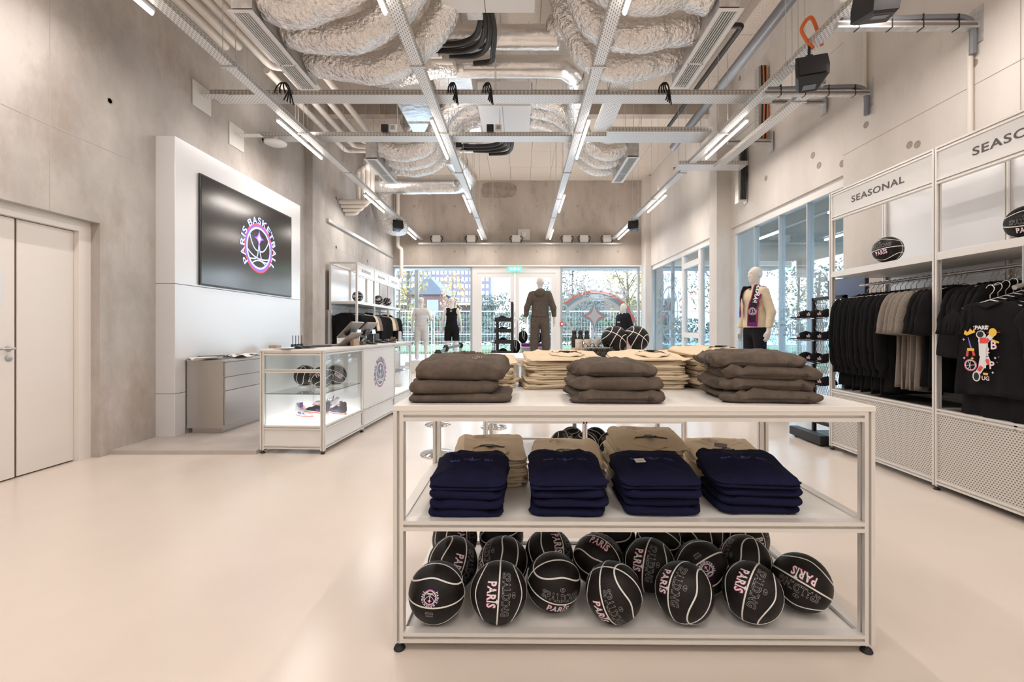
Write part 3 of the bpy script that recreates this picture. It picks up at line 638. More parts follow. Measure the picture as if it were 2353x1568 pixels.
# black lagged hoses from the units to the pipe ends
for u, (bx, by, bz, s) in enumerate(((-.46, 5.1, 4.85, 1.0), (-.30, 8.06, 4.78, 1.0))):
    ends = [(-1.12, by+.55, bz-.05), (-1.05, by+.72, bz-.04), (-.92, by+.84, bz-.03), (-.62, by+.98, bz-.04)]
    for k, e in enumerate(ends):
        o = MB().tube(bez([(bx+.04*k, by, bz+.02), (bx+.05*k, by+.12+.06*k, bz-.06), (bx+.02*k+(.05*k-.1), by+.38+.1*k, bz-.07), ((bx+e[0])/2+.05*k, (by+e[1])/2+.25+.05*k, bz-.06), e], 8), .034, 10).build('black_hose', M['blk_pipe'], None, True)
        tag(o, ORD[k] + ' black lagged hose curving from the ' + ('near' if u == 0 else 'far') + ' air unit to the pipe ends', 'hose', 'black hoses of the %s air unit' % ('near' if u == 0 else 'far'))
    for e in ends[:2]:
        v = tag(MB().cbox((e[0]-.05, e[1], e[2]), (.11, .09, .09)).tube([(e[0]-.05, e[1], e[2]+.05), (e[0]-.05, e[1], e[2]+.1), (e[0]+.05, e[1], e[2]+.1)], .008, 6).build('black_valve', M['black']), '%s black lagged valve at the pipe ends of the ' % ORD[ends.index(e)] + ('near' if u == 0 else 'far') + ' air unit', 'valve', 'lagged valves')
# cream pipe runs
def pipe(lab, ps, r=.052, mt='pipe', name='cream_pipe', br=.13, grp='cream lagged pipes'):
    ps = [Vector(p) for p in ps]; out = [ps[0]]
    for a, b, c in zip(ps[:-2], ps[1:-1], ps[2:]):
        u = (a-b).normalized(); v = (c-b).normalized(); d = min(br, (a-b).length/2, (c-b).length/2)
        for k in range(6): t = k/5; out.append((b+u*d)*(1-t)**2 + b*2*t*(1-t) + (b+v*d)*t*t)
    out.append(ps[-1]); o = MB().tube(out, r, 14).build(name, M[mt], None, True); tag(o, lab, 'pipe', grp); return o
for k in range(4):
    yy = 5.82 + .155*k; xl = -3.05 - .13*k
    pipe(ORD[k] + ' of four cream pipes, from the camera, turning across under the ducts', [(xl, 2.0, 4.88), (xl, yy, 4.88), (-1.15+.12*k, yy, 4.88)], .048+.004*(3-k))
    xr = -2.9 - .26*k
    pipe(ORD[k] + ' cream pipe from the middle running back along the screen side', [(xr, 6.6, 5.02), (xr, 8.9 + .22*k, 5.02), (-1.0+.1*k, 8.9+.22*k, 5.02)], .05)
    xo = -3.25 - .15*k
    pipe(ORD[k] + ' cream pipe dropping down the wall past the screen panel', [(-2.4, 9.9+.2*k, 4.95), (xo, 9.9+.2*k, 4.95), (xo-.1, 10.3+.12*k, 4.95), (xo-.1, 10.3+.12*k, 4.15-.06*k), (-4.1, 10.3+.12*k, 4.15-.06*k)], .05)
for k in range(2): pipe(ORD[k] + ' of two parallel cream pipes along the top of the screen wall', [(-3.78-.17*k, 1.0, 5.05), (-3.78-.17*k, 6.1, 5.05)], .055)
pipe('cream riser pipe in the far corner by the shopfront', [(-3.92, 14.55, CZ), (-3.92, 14.55, 3.9), (-3.82, 14.6, 3.85), (-3.82, 14.6, 2.9)], .06)
# grey drain pipes on the window side
pipe('long dark grey drain pipe running back under the ceiling by the windows', [(3.25, 1.5, 5.35), (3.22, 9.6, 5.1)], .075, 'grey_pipe', 'grey_pipe', .15, 'grey drain pipes')
pipe('dark grey drain pipe crossing from the near grille to the window side', [(.3, 4.25, 5.5), (2.2, 4.3, 5.4), (2.75, 4.6, 5.3), (3.22, 5.0, 5.25)], .07, 'grey_pipe', 'grey_pipe', .2, 'grey drain pipes')
pipe('short dark grey drain bend beside the long drain pipe', [(3.5, 3.2, 5.35), (3.5, 4.9, 5.35), (3.27, 5.0, 5.22)], .07, 'grey_pipe', 'grey_pipe', .2, 'grey drain pipes')
pipe('black pipe crossing above the grilles then turning back', [(.9, 6.05, 5.3), (2.95, 6.05, 5.3), (2.95, 9.6, 5.3)], .035, 'blk_pipe', 'black_pipe', .05, 'black pipes')
# cantilever channels on the window-side wall
def canti(lab, pxl, pxr, py, cable=True, x1=RW-.03, mt='galv'):
    y = x1*FP/(pxr-VX); z = CH + (VY-py)*y/FP; x0 = (pxl-VX)*y/FP
    t = thing('wall_bracket', lab, 'bracket', (x1, y, z)); L = x1-x0
    MB().box(-L, -.03, -.03, 0, .03, .03).build('channel', M[mt], t); MB().box(-L+.0, -.032, -.012, -.02, -.03, .012).build('slot', M['alu_dark'], t)
    MB().box(-.012, -.06, -.16, 0, .06, .16).build('wall_plate', M['galv'], t)
    if cable:
        MB().tube(bez([(-L+.05, 0, .05), (-L*.6, -.01, .055), (-L*.3, 0, .075), (-.12, 0, .07), (-.04, 0, -.02), (-.035, 0, -.25)], 8), .028, 8).build('cable_bundle', M['grey_pipe'], t, True)
        for f in (.15, .4, .62, .85): MB().box(-L*f-.004, -.036, -.034, -L*f+.004, .036, .09).build('cable_tie', M['rubber'], t)
canti('high steel bracket arm with thick grey cables near the camera', 1920, 2245, 60)
canti('steel bracket arm with grey cables above the scarf mannequin window', 1755, 1998, 215)
canti('short bare steel bracket arm below the second cable arm', 1772, 1892, 236, False)
canti('short bare steel bracket arm below the window side lights', 1672, 1772, 327, False)
for (px_, y0_, z0_, z1_, lab) in ((2237, 0, 2.75, 3.75, 'cream conduit on the wall down to the racks'), (1993, 0, 3.95, 5.9, 'cream conduit on the wall above the second bracket')):
    y = (RW-.03)*FP/(px_-VX); pipe(lab, [(RW-.06, y, z0_), (RW-.06, y, z1_)], .022, grp='wall conduits')
# loudspeakers
def speaker(lab, x, y, z, rz, s=1.0):
    t = thing('loudspeaker', lab, 'loudspeaker', (x, y, z), rz); q = MB()
    pr = [(-.13*s, -.11*s), (.13*s, -.11*s), (.085*s, .11*s), (-.085*s, .11*s)]
    vs = []
    for zz, k in ((-.10*s, .80), (-.085*s, .96), (.0, 1.0), (.11*s, .93), (.125*s, .78)): vs += [(a*k, b*k, zz) for a, b in pr]
    fs = [(3, 2, 1, 0), (16, 17, 18, 19)]
    for j in range(4):
        for i in range(4): fs.append((j*4+i, j*4+(i+1) % 4, j*4+4+(i+1) % 4, j*4+4+i))
    Rm = Matrix.Rotation(R_(-12), 4, 'X'); q.add(vs, fs, Rm); q.build('cabinet', M['black'], t)
    MB().cbox((0, -.115*s, .01*s), (.2*s, .008, .17*s), Rm).build('front_grille', M['black_m'], t)
    MB().cbox((0, .03, -.102*s), (.10*s, .06*s, .003), Rm).build('badge', M['grey_pipe'], t)
    MB().tube([(0, 0, .1*s), (0, 0, .27*s)], .014, 8).cbox((0, 0, .14*s), (.06, .03, .08)).build('mount', M['black_m'], t, True); return t
speaker('black wedge loudspeaker hanging by orange cable from the rack side tray', 2.93, 4.62, 3.84, R_(-20), 1.15)
speaker('black wedge loudspeaker at the upper corner beside the nearest rack side light', 2.93, 3.72, 3.93, R_(170), 1.15)
speaker('small black loudspeaker near the shopfront under the screen side tray', -3.28, 12.1, 4.0, R_(30), 1.1)
speaker('small black loudspeaker near the shopfront under the rack side tray', 3.05, 12.2, 4.02, R_(-30), 1.1)
oc = MB().tube(bez([(2.96, 4.6, 4.1), (2.9, 4.62, 4.2), (2.84, 4.6, 4.3), (2.9, 4.55, 4.38), (3.0, 4.6, 4.28), (3.06, 4.62, 4.14)], 6), .018, 8).build('orange_cable', mat('orange_flex', (.75, .16, .03), .5), None, True); tag(oc, 'loop of orange flexible cable above the hanging loudspeaker', 'cable')
# power outlet boxes, sensors, emergency gear
def outlet(lab, p, w=.12):
    t = thing('outlet_box', lab, 'socket box', p); MB().rbox(-w, -.03, 0, -.01, .03, .11, .01).build('dark_socket', M['black'], t)
    MB().rbox(.01, -.03, 0, w, .03, .11, .01).build('white_socket', M['white_met'], t); MB().cbox((w*.53, -.032, .055), (.06, .006, .06)).build('socket_face', M['steel'], t)
outlet('pair of sockets on the farther cross tray, near the screen side', at(894, 303, 7.12)); outlet('pair of sockets on the farther cross tray, near the middle', at(1136, 303, 7.12))
JB = mat('junction_box_white', (.75, .73, .7), .5)
for i, px_ in enumerate((1003, 1083, 1186, 1303, 1342, 1395)):
    p = at(px_, 549, BW-.16); t = thing('junction_box', ORD[i] + ' small white junction box from the screen side on the far wall channel', 'junction box', p)
    MB().rbox(-.13, -.05, -.10, .13, .03, .11, .01).build('box', JB, t); MB().tube(bez([(-.12, 0, .1), (-.2, 0, .03), (-.14, 0, -.12)], 5), .012, 6).tube(bez([(.12, 0, .1), (.2, 0, .03), (.14, 0, -.12)], 5), .012, 6).build('cable_loop', M['rubber'], t, True)
t = thing('access_point', 'white rounded wireless access point under the farther cross tray', 'access point', at(633, 328, 7.2)); MB().lathe([(.02, -.04), (.12, -.038), (.16, -.02), (.165, 0), (.15, .012), (.03, .015), (.03, .085)], 28).build('dome', M['white_met'], t, True)
t = thing('wall_box', 'small square box on the far concrete wall above the entrance', 'wall plate', at(1204, 540, BW-.005)); MB().box(-.2, -.012, -.16, .2, 0, .18).build('back_plate', M['concrete_light'], t); MB().rbox(-.07, -.04, -.08, .07, -.012, .08, .008).build('cover', M['white_met'], t)
RED = mat('signal_red', (.65, .03, .03), .5)
t = thing('fire_sounder', 'white and red box fixed to the rack side tray', 'alarm box', (3.07, 4.28, 4.22)); MB().rbox(-.09, -.03, -.05, .0, .05, .20, .006).build('casing', M['white_met'], t); q = MB().box(.0, -.03, .06, .09, .03, .2).build('red_cover', RED, t)
MB().lathe([(.027, 0), (.027, .012), (.01, .014)], 14, Matrix.Translation((.045, -.03, .10)) @ Matrix.Rotation(PI/2, 4, 'X')).lathe([(.027, 0), (.027, .012), (.01, .014)], 14, Matrix.Translation((.045, -.03, .165)) @ Matrix.Rotation(PI/2, 4, 'X')).build('button', M['white_met'], t, True)
t = thing('exit_sign', 'small green lit exit sign above the glass entrance door', 'sign', at(1183, 619, BW-.03)); MB().rbox(-.22, -.03, -.06, .22, 0, .07, .006).build('case', mat('exit_green', (.10, .55, .35), .4, emit=(.15, .8, .5), es=.8), t)
EW = mat('exit_white', (.9, 1, .95), .4, emit=(.8, 1, .9), es=1.2)
MB().add([(-.16, -.033, -.01), (-.11, -.033, -.045), (-.11, -.033, .035)], [(0, 1, 2)]).box(-.11, -.034, -.018, -.03, -.032, .008).add([(.16, -.033, -.01), (.11, -.033, -.045), (.11, -.033, .035)], [(0, 2, 1)]).box(.03, -.034, -.018, .11, -.032, .008).box(-.02, -.034, -.04, .02, -.032, .05).build('pictogram', EW, t)
t = thing('fire_call_point', 'small red square call point on the frame right of the entrance', 'call point', at(1291, 745, BW+.038)); MB().rbox(-.06, -.05, -.06, .06, 0, .06, .008).build('case', RED, t); MB().box(-.035, -.053, -.03, .035, -.05, .03).build('white_plate', M['white_met'], t)
# far left: detector camera, channel
t = thing('security_camera', 'small white dome camera on the far left column', 'camera', at(884, 583, 14.5)); MB().sphere((0, 0, 0), .09, 16, 10).build('dome', M['white_met'], t, True); MB().sphere((.03, -.05, -.02), .05, 12, 8).build('lens', M['black'], t, True); MB().box(-.05, -.03, .05, .05, .05, .12).build('mount', M['white_met'], t)
canal = thing('wall_channel', 'sloping steel channel line along the wall above the far rack', 'cable tray', (LW, 9.7, 3.55)); MB().box(.0, 0, 0, .05, 4.9, .07).build('channel', M['galv'], canal)
# small cable tangles on the cross tray
for i, (px_, w) in enumerate(((655, 1.4), (1042, .7), (1122, .7), (1528, .8))):
    p = at(px_, 208, 5.88); q = MB()
    for k in range(4):
        a = (-.10+.05*k)*w; q.tube(bez([p+Vector((a, 0, -.03)), p+Vector((a*.6-.02, 0, .05)), p+Vector((a*.2, -.02, .09)), p+Vector((.05*w, -.03, .02)), p+Vector((.03*k*w, -.03, -.14-.02*k))], 5), .009, 5)
    tag(q.build('cable_loop', M['rubber'], None, True), ORD[i] + ' tangle of thin black cables looped over the nearer cross tray, from the screen side', 'cable')
# ------------------------------------------------------------------ flat artwork: ribbons, emblem, lettering
def ribbon(pts, w, closed=False):
    n = len(pts); vs = []; fs = []
    for i, p in enumerate(pts):
        a = pts[(i-1) % n] if (closed or i > 0) else p; b = pts[(i+1) % n] if (closed or i < n-1) else p
        tx, ty = b[0]-a[0], b[1]-a[1]; l = math.hypot(tx, ty) or 1; nx, ny = -ty/l*w/2, tx/l*w/2
        vs += [(p[0]-nx, p[1]-ny), (p[0]+nx, p[1]+ny)]
    for i in range(n if closed else n-1): j = (i+1) % n; fs.append((2*i, 2*j, 2*j+1, 2*i+1))
    return vs, fs
def arc(cx, cy, r, a0, a1, n=24, ry=None): return [(cx + r*math.cos(R_(a0+(a1-a0)*i/n)), cy + (ry or r)*math.sin(R_(a0+(a1-a0)*i/n))) for i in range(n+1)]
def star4(s, cx=0, cy=0, thin=.16, sy=1.0):
    pts = []
    for k in range(4):
        a = R_(90*k); b = R_(90*k+90); p0 = (math.cos(a), math.sin(a)); p1 = (math.cos(b), math.sin(b)); c = (thin*(p0[0]+p1[0]), thin*(p0[1]+p1[1]))
        for i in range(7): t = i/7; pts.append((cx+s*((1-t)**2*p0[0]+2*t*(1-t)*c[0]+t*t*p1[0]), cy+s*sy*((1-t)**2*p0[1]+2*t*(1-t)*c[1]+t*t*p1[1])))
    n = len(pts); return [(cx, cy)] + pts, [(0, 1+i, 1+(i+1) % n) for i in range(n)]
def qb(p0, p1, p2, n=14): return [((1-t)**2*p0[0]+2*t*(1-t)*p1[0]+t*t*p2[0], (1-t)**2*p0[1]+2*t*(1-t)*p1[1]+t*t*p2[1]) for t in [i/n for i in range(n+1)]]
_tx = {}
def text2d(s, size=1.0, bold=.02, outline=0, width=1.0, spacing=1.0):
    key = (s, size, bold, outline, width, spacing)
    if key in _tx: return _tx[key]
    c = bpy.data.curves.new('lettering', 'FONT'); c.body = s; c.size = 1.0; c.align_x = 'CENTER'; c.align_y = 'CENTER'; c.resolution_u = (4 if len(s) > 7 and bold > .01 and width > 1.3 else 2); c.space_character = spacing
    if outline: c.fill_mode = 'NONE'; c.bevel_depth = outline; c.bevel_resolution = 0; c.offset = bold
    else: c.offset = bold
    o = bpy.data.objects.new('lettering', c); COL.objects.link(o); dg = bpy.context.evaluated_depsgraph_get(); dg.update()
    me = bpy.data.meshes.new_from_object(o.evaluated_get(dg)); vs = [(v.co.x*size*width, v.co.y*size) for v in me.vertices]; fs = [tuple(p.vertices) for p in me.polygons]
    bpy.data.objects.remove(o); bpy.data.meshes.remove(me); bpy.data.curves.remove(c); _tx[key] = (vs, fs); return _tx[key]
def outline2d(s, size=1.0, w=.03, width=1.0, bold=.0, spacing=1.0):     # letter outlines as thin ribbons
    vs, fs = text2d(s, 1.0, bold, 0, 1.0, spacing); cnt = {}
    for f in fs:
        for a, b in zip(f, f[1:] + f[:1]): cnt[(min(a, b), max(a, b))] = cnt.get((min(a, b), max(a, b)), 0) + 1
    V = []; F = []
    for (a, b), k in cnt.items():
        if k == 1:
            p, q = vs[a], vs[b]; tx, ty = q[0]-p[0], q[1]-p[1]; l = math.hypot(tx, ty)
            if l < 1e-6: continue
            nx, ny = -ty/l*w/2, tx/l*w/2; ex, ey = tx/l*w*.3, ty/l*w*.3; i = len(V)
            V += [((p[0]-ex-nx)*size*width, (p[1]-ey-ny)*size), ((q[0]+ex-nx)*size*width, (q[1]+ey-ny)*size), ((q[0]+ex+nx)*size*width, (q[1]+ey+ny)*size), ((p[0]-ex+nx)*size*width, (p[1]-ey+ny)*size)]; F.append((i, i+1, i+2, i+3))
    return V, F
def warp(t, fn): return [fn(*p) for p in t[0]], t[1]
def on_arc(t, R): return warp(t, lambda x, y: ((R+y)*math.sin(x/R), (R+y)*math.cos(x/R)))
def emblem(words=True, cols=(0, 1, 2), mono=False):
    """ball emblem, ring radius 1: colours 0 pale, 1 violet, 2 red"""
    A, B, C = cols; L = []
    if not mono: L.append((*ribbon(arc(0, 0, 1.0, 0, 360, 48)[:-1], .09, True), C)); L.append((*ribbon(arc(0, 0, .93, 0, 360, 48)[:-1], .09, True), B))
    L.append((*ribbon(arc(0, 0, .85, 0, 360, 48)[:-1], .085, True), A)); w = .06
    for p in (qb((-.66, .52), (-.45, -.12), (-.06, -.12)), qb((.74, .40), (.42, -.18), (.06, -.12)), qb((-.84, -.12), (-.2, -.62), (.83, -.36)),
              qb((.0, .5), (.0, -.1), (-.17, -.42)), qb((.0, .5), (.0, -.1), (.17, -.42)), qb((-.66, -.5), (-.3, -.5), (-.2, -.42)), qb((.66, -.55), (.3, -.56), (.2, -.5)),
              qb((-.5, -.68), (0, -.34), (.5, -.68))): L.append((*ribbon(p, w), A))
    if not mono: L.append((*star4(.40, 0, .42, .10, 1.0), B)); L.append((*star4(.30, 0, .42, .10, 1.0), C))
    L.append((*star4(.20 if not mono else .34, 0, .42, .12, 1.5), A))
    if words: L.append((*on_arc(text2d('PARIS BASKETBALL', .40, .02, 0, 1.38, 1.14), 1.15), A))
    return L
WH = mat('print_white', (.80, .80, .82), .5); PK = mat('print_pink', (.70, .12, .28), .5); PU = mat('print_violet', (.22, .16, .75), .5); INK = mat('print_ink', (.10, .09, .09), .6)
RD = mat('print_red', (.75, .07, .06), .5); YL = mat('print_yellow', (.85, .55, .05), .5); PLK = mat('print_pale_pink', (.85, .72, .80), .5)

# ------------------------------------------------------------------ basketballs
BR = .116
BALLM = rough_col(mat('black_basketball_leather', (.013, .011, .011), .45, spec=.22), (.009, .008, .008), (.017, .014, .013), 30, 2, (1, 1, 1), .3, .7, .35, 260, .002)
def sph(x, y, k, R=None, pole=1):
    R = R or BR; n = Vector((0, 0, pole)); u = Vector((0, 1, 0)); v = n.cross(u)
    d = math.hypot(x, y)
    if d < 1e-9: q = n
    else: a = d/R; t = (u*x + v*y)/d; q = n*math.cos(a) + t*math.sin(a)
    return q * (R + .0007 + .00015*k)
_bm = MB().sphere((0, 0, 0), BR, 40, 24).mesh('ball_skin', BALLM, 'all')
def seam_mesh():
    q = MB(); w = .0030
    def loop(f, n=72):
        P = [f(2*PI*i/n).normalized() for i in range(n)]; vs = []; fs = []
        for i in range(n):
            t = P[(i+1) % n]-P[i-1]; s = P[i].cross(t).normalized()
            for d, h in ((-w*1.15, -.0006), (-w*.8, .0007), (w*.8, .0007), (w*1.15, -.0006)): vs.append((P[i]*BR + s*d).normalized()*(BR+h))
        for i in range(n):
            j = (i+1) % n
            for k in range(3): fs.append((i*4+k, j*4+k, j*4+k+1, i*4+k+1))
        q.add(vs, fs)
    loop(lambda a: Vector((0, math.cos(a), math.sin(a)))); loop(lambda a: Vector((math.cos(a), math.sin(a), 0)))
    for s in (-1, 1):
        def g(a, s=s):
            th = R_(50 + 13*math.cos(2*a)); return Vector((s*math.cos(th), math.sin(th)*math.cos(a), math.sin(th)*math.sin(a)))
        loop(g)
    return q.mesh('seam', mat('white_seam_paint', (.82, .82, .80), .5), 'all')
_sm = seam_mesh()
def ball_prints():
    A = [(*text2d('PARIS', .050, .055, 0, .72, 1.08), 1), (*text2d('PARIS', .050, .02, 0, .72, 1.08), 0)]; out = []
    q = MB().art([(*warp(a[:2], lambda x, y: (x, y-.031)), a[2]) for a in A], lambda x, y, l: sph(x, y, l*3), True)
    q.art([(*star4(.011, .024, -.006, .12), 0)], lambda x, y, l: sph(x, y, 4), True); out.append(('white_lettering', q.mesh('white_lettering', [WH, PK])))
    SV = mat('silver_outline_print', (.38, .38, .39), .5)
    q = MB().art([(*warp(outline2d('SPALDING', .046, .030, .78, .02, 1.0), lambda x, y: (x, y+.028)), 0)], lambda x, y, l: sph(x, y, 0), True); out.append(('outlined_lettering', q.mesh('outlined_lettering', SV)))
    q = MB().art([(*ribbon(arc(-.0, .062, .011, 0, 360, 20, .007)[:-1], .0012, True), 0), (*warp(text2d('S', .011, .02), lambda x, y: (x, y+.062)), 0)], lambda x, y, l: sph(x, y, 0), True); out.append(('oval_mark', q.mesh('oval_mark', SV)))
    q = MB().art([([(x*.027, y*.027-.038) for x, y in vs], fs, c) for vs, fs, c in emblem(True, (0, 1, 2))], lambda x, y, l: sph(x, y, l*.5, None, -1), True); out.append(('round_emblem', q.mesh('round_emblem', [WH, PK, PU])))
    q = MB().art([(*ribbon([(-.014, .018), (.014, .018), (.014, .038), (-.014, .038)], .001, True), 0), (*warp(text2d('INDOOR', .0065, .01), lambda x, y: (x, y+.033)), 0), (*warp(text2d('OUTDOOR', .0065, .01), lambda x, y: (x, y+.023)), 0)], lambda x, y, l: sph(x, y, 0, None, -1), True); out.append(('small_print', q.mesh('small_print', SV)))
    return out
_pm = ball_prints()
def ball(lab, p, n, up, group, s=1.0):
    """n: world direction that the printed pole faces, up: world direction the words run along"""
    n = Vector(n).normalized(); u = Vector(up); u = (u - n*u.dot(n)).normalized(); x = u.cross(n)
    t = thing('basketball', lab, 'basketball', p, 0, group); t.rotation_euler = Matrix((x, u, n)).transposed().to_euler(); t.scale = (s, s, s)
    link('skin', _bm, t); link('seam', _sm, t)
    for nm, me in _pm: link(nm, me, t)
    return t
def facing(p, dx=0, dz=0, ang=0, which=1):
    """orientation: printed pole toward the lens, turned by dx, dz (tan) and words running at ang degrees in the picture"""
    d = (Vector((0, 0, CH)) - Vector(p)).normalized(); r = d.cross(Vector((0, 0, 1))).normalized()*-1; w = d.cross(r)
    if w.z < 0: w = -w
    n = d + r*dx + w*dz; u = r*math.cos(R_(ang)) + w*math.sin(R_(ang))
    return (n if which > 0 else -n), u
# ------------------------------------------------------------------ aluminium profile furniture
def post(q, x, y, z0, z1, s=.04, hole=True):                            # square profile with a groove on each face
    g = s*.13; a = s/2; d = .008
    poly = []
    for k in range(4):
        c, sn = [(1, 0), (0, 1), (-1, 0), (0, -1)][k]
        for u, v in ((a, -a), (a, -g), (a-d*2, -g), (a-d*2, g), (a, g)): poly.append((x + u*c - v*sn, y + u*sn + v*c))
    q.prism(poly, z0, z1)
def rail(q, p0, p1, s=.04, h=None):                                     # horizontal profile, grooves on the sides and below
    p0 = Vector(p0); p1 = Vector(p1); d = (p1-p0).normalized(); n = Vector((0, 0, 1)).cross(d); a = s/2; h = h or s; g = .0055; e = .014
    sec = [(-a, 0), (a, 0), (a, h/2-g), (a-e, h/2-g), (a-e, h/2+g), (a, h/2+g), (a, h), (-a, h), (-a, h/2+g), (-a+e, h/2+g), (-a+e, h/2-g), (-a, h/2-g)]
    vs = [p0 + n*u + Vector((0, 0, v)) for u, v in sec] + [p1 + n*u + Vector((0, 0, v)) for u, v in sec]; k = len(sec)
    q.add(vs, [tuple(range(k)), tuple(reversed(range(k, 2*k)))] + [((i+1) % k, i, k+i, k+(i+1) % k) for i in range(k)])
def foot(par, x, y):
    q = MB(); q.lathe([(.021, 0), (.023, .004), (.018, .014), (.008, .019), (.006, .022)], 20); o = q.build('foot', M['rubber'], par, True, (x, y, 0))
    MB().tube([(0, 0, .02), (0, 0, .045)], .005, 8).build('threaded_stem', M['galv'], o, True)
def rack_table(lab, loc, rz, L, D, top, shelves, mid=False, edge=.022):
    t = thing('display_table', lab, 'table', loc, rz); s = .04; a = s/2
    xs = [a, L-a] + ([L*.5] if mid else [])
    for x in xs:
        for y in (a, D-a): q = MB(); post(q, x, y, .035, top-edge); q.build('leg', M['alu'], t); foot(t, x, y)
    for zz in [top-edge-s] + [z[0] - s for z in shelves]:
        for y in (a, D-a): q = MB(); rail(q, (s, y, zz), (L-s, y, zz), s); q.build('rail', M['alu'], t)
        for x in (a, L-a): q = MB(); rail(q, (x, s, zz), (x, D-s, zz), s); q.build('rail', M['alu'], t)
    for _, z in shelves: MB().box(s*.9, s*.9, z-.014, L-s*.9, D-s*.9, z).build('shelf', M['white'], t)
    MB().rbox(-.002, -.002, top-edge, L+.002, D+.002, top, .003).build('tabletop', M['white'], t); return t
YT = 1.775
T1 = rack_table('white aluminium framed display table with folded clothes and black basketballs', (-.497, YT, 0), R_(-.5), 1.868, .81, .963, ((.512, .506), (.076, .058)))
ZM, ZB, ZTOP = .506, .058, .963
# basketballs on the bottom shelf: x, y, aim
BL = [(-.345, 1.885, (-.32, -.55, 178, -1), 'with a round emblem, foremost at the left end of the bottom shelf'),
      (-.09, 1.885, (0, -.1, -94, 1), 'with upright word pair, second in the front row from the left'),
      (.142, 1.962, (.35, -1.1, -20, 1), 'mostly plain with slanted seams, third in the front row'),
      (.387, 1.885, (-.35, -.95, -80, 1), 'with crossing seams on top, fourth in the front row'),
      (.67, 1.885, (-.55, .25, -100, 1), 'with one line of outlined letters at its left, fifth in the front row'),
      (.955, 1.885, (-.1, .25, -105, 1), 'with wavy seams and words near the top, sixth in the front row'),
      (1.205, 1.955, (0, 0, 160, 1), 'with upside down words, at the right end of the front row'),
      (-.315, 2.11, (.45, -.2, -110, 1), 'behind the emblem ball at the left end'),
      (-.08, 2.105, (-1.6, .6, -60, 1), 'plain and dark, behind the second front ball'),
      (.13, 2.185, (.8, .6, -95, 1), 'behind and above the third front ball'),
      (.345, 2.15, (.3, 1.2, -40, 1), 'with letters cut off by the rail, fourth in the second row'),
      (.53, 2.055, (-.2, .1, -98, 1), 'with two words running down, between the fourth and fifth front balls'),
      (.815, 2.06, (.0, .2, 40, -1), 'with a small round emblem, behind the fifth and sixth front balls'),
      (1.035, 2.12, (-1.9, .3, -90, 1), 'with a straight upright seam, behind the sixth front ball'),
      (-.34, 2.36, (.6, 0, -90, 1), 'in the back row at the left end'), (-.10, 2.39, (.4, -1.5, 20, 1), 'second in the back row from the left'),
      (.48, 2.37, (.5, -2, 20, 1), 'in the middle of the back row'), (.71, 2.33, (-.6, -1.8, 0, 1), 'with crossing seams, right of the middle of the back row'),
      (.94, 2.36, (.1, 1.8, -80, 1), 'second from the right of the back row'), (1.17, 2.38, (1.4, -.4, -60, 1), 'in the back row at the right end')]
pos = [[x, y] for x, y, *_ in BL]
for it in range(60):
    for i in range(len(pos)):
        for j in range(i):
            dx = pos[i][0]-pos[j][0]; dy = pos[i][1]-pos[j][1]; d = math.hypot(dx, dy)
            if d < .2335:
                k = (.2335-d)/2/d; f = .3 if i < 7 else 1
                pos[i][0] += dx*k*1.7; pos[i][1] += dy*k*1.7; pos[j][0] -= dx*k*.3; pos[j][1] -= dy*k*.3
        pos[i][0] = min(max(pos[i][0], -.345), 1.235); pos[i][1] = min(max(pos[i][1], 1.882), 2.42)
for (x, y, (dx, dz, an, w), lab), (X, Y) in zip(BL, pos):
    p = Vector((X, Y, ZB + BR)); n, u = facing(p, dx, dz, an, w); ball('black basketball ' + lab, p, n, u, 'basketballs on the bottom shelf of the front table')

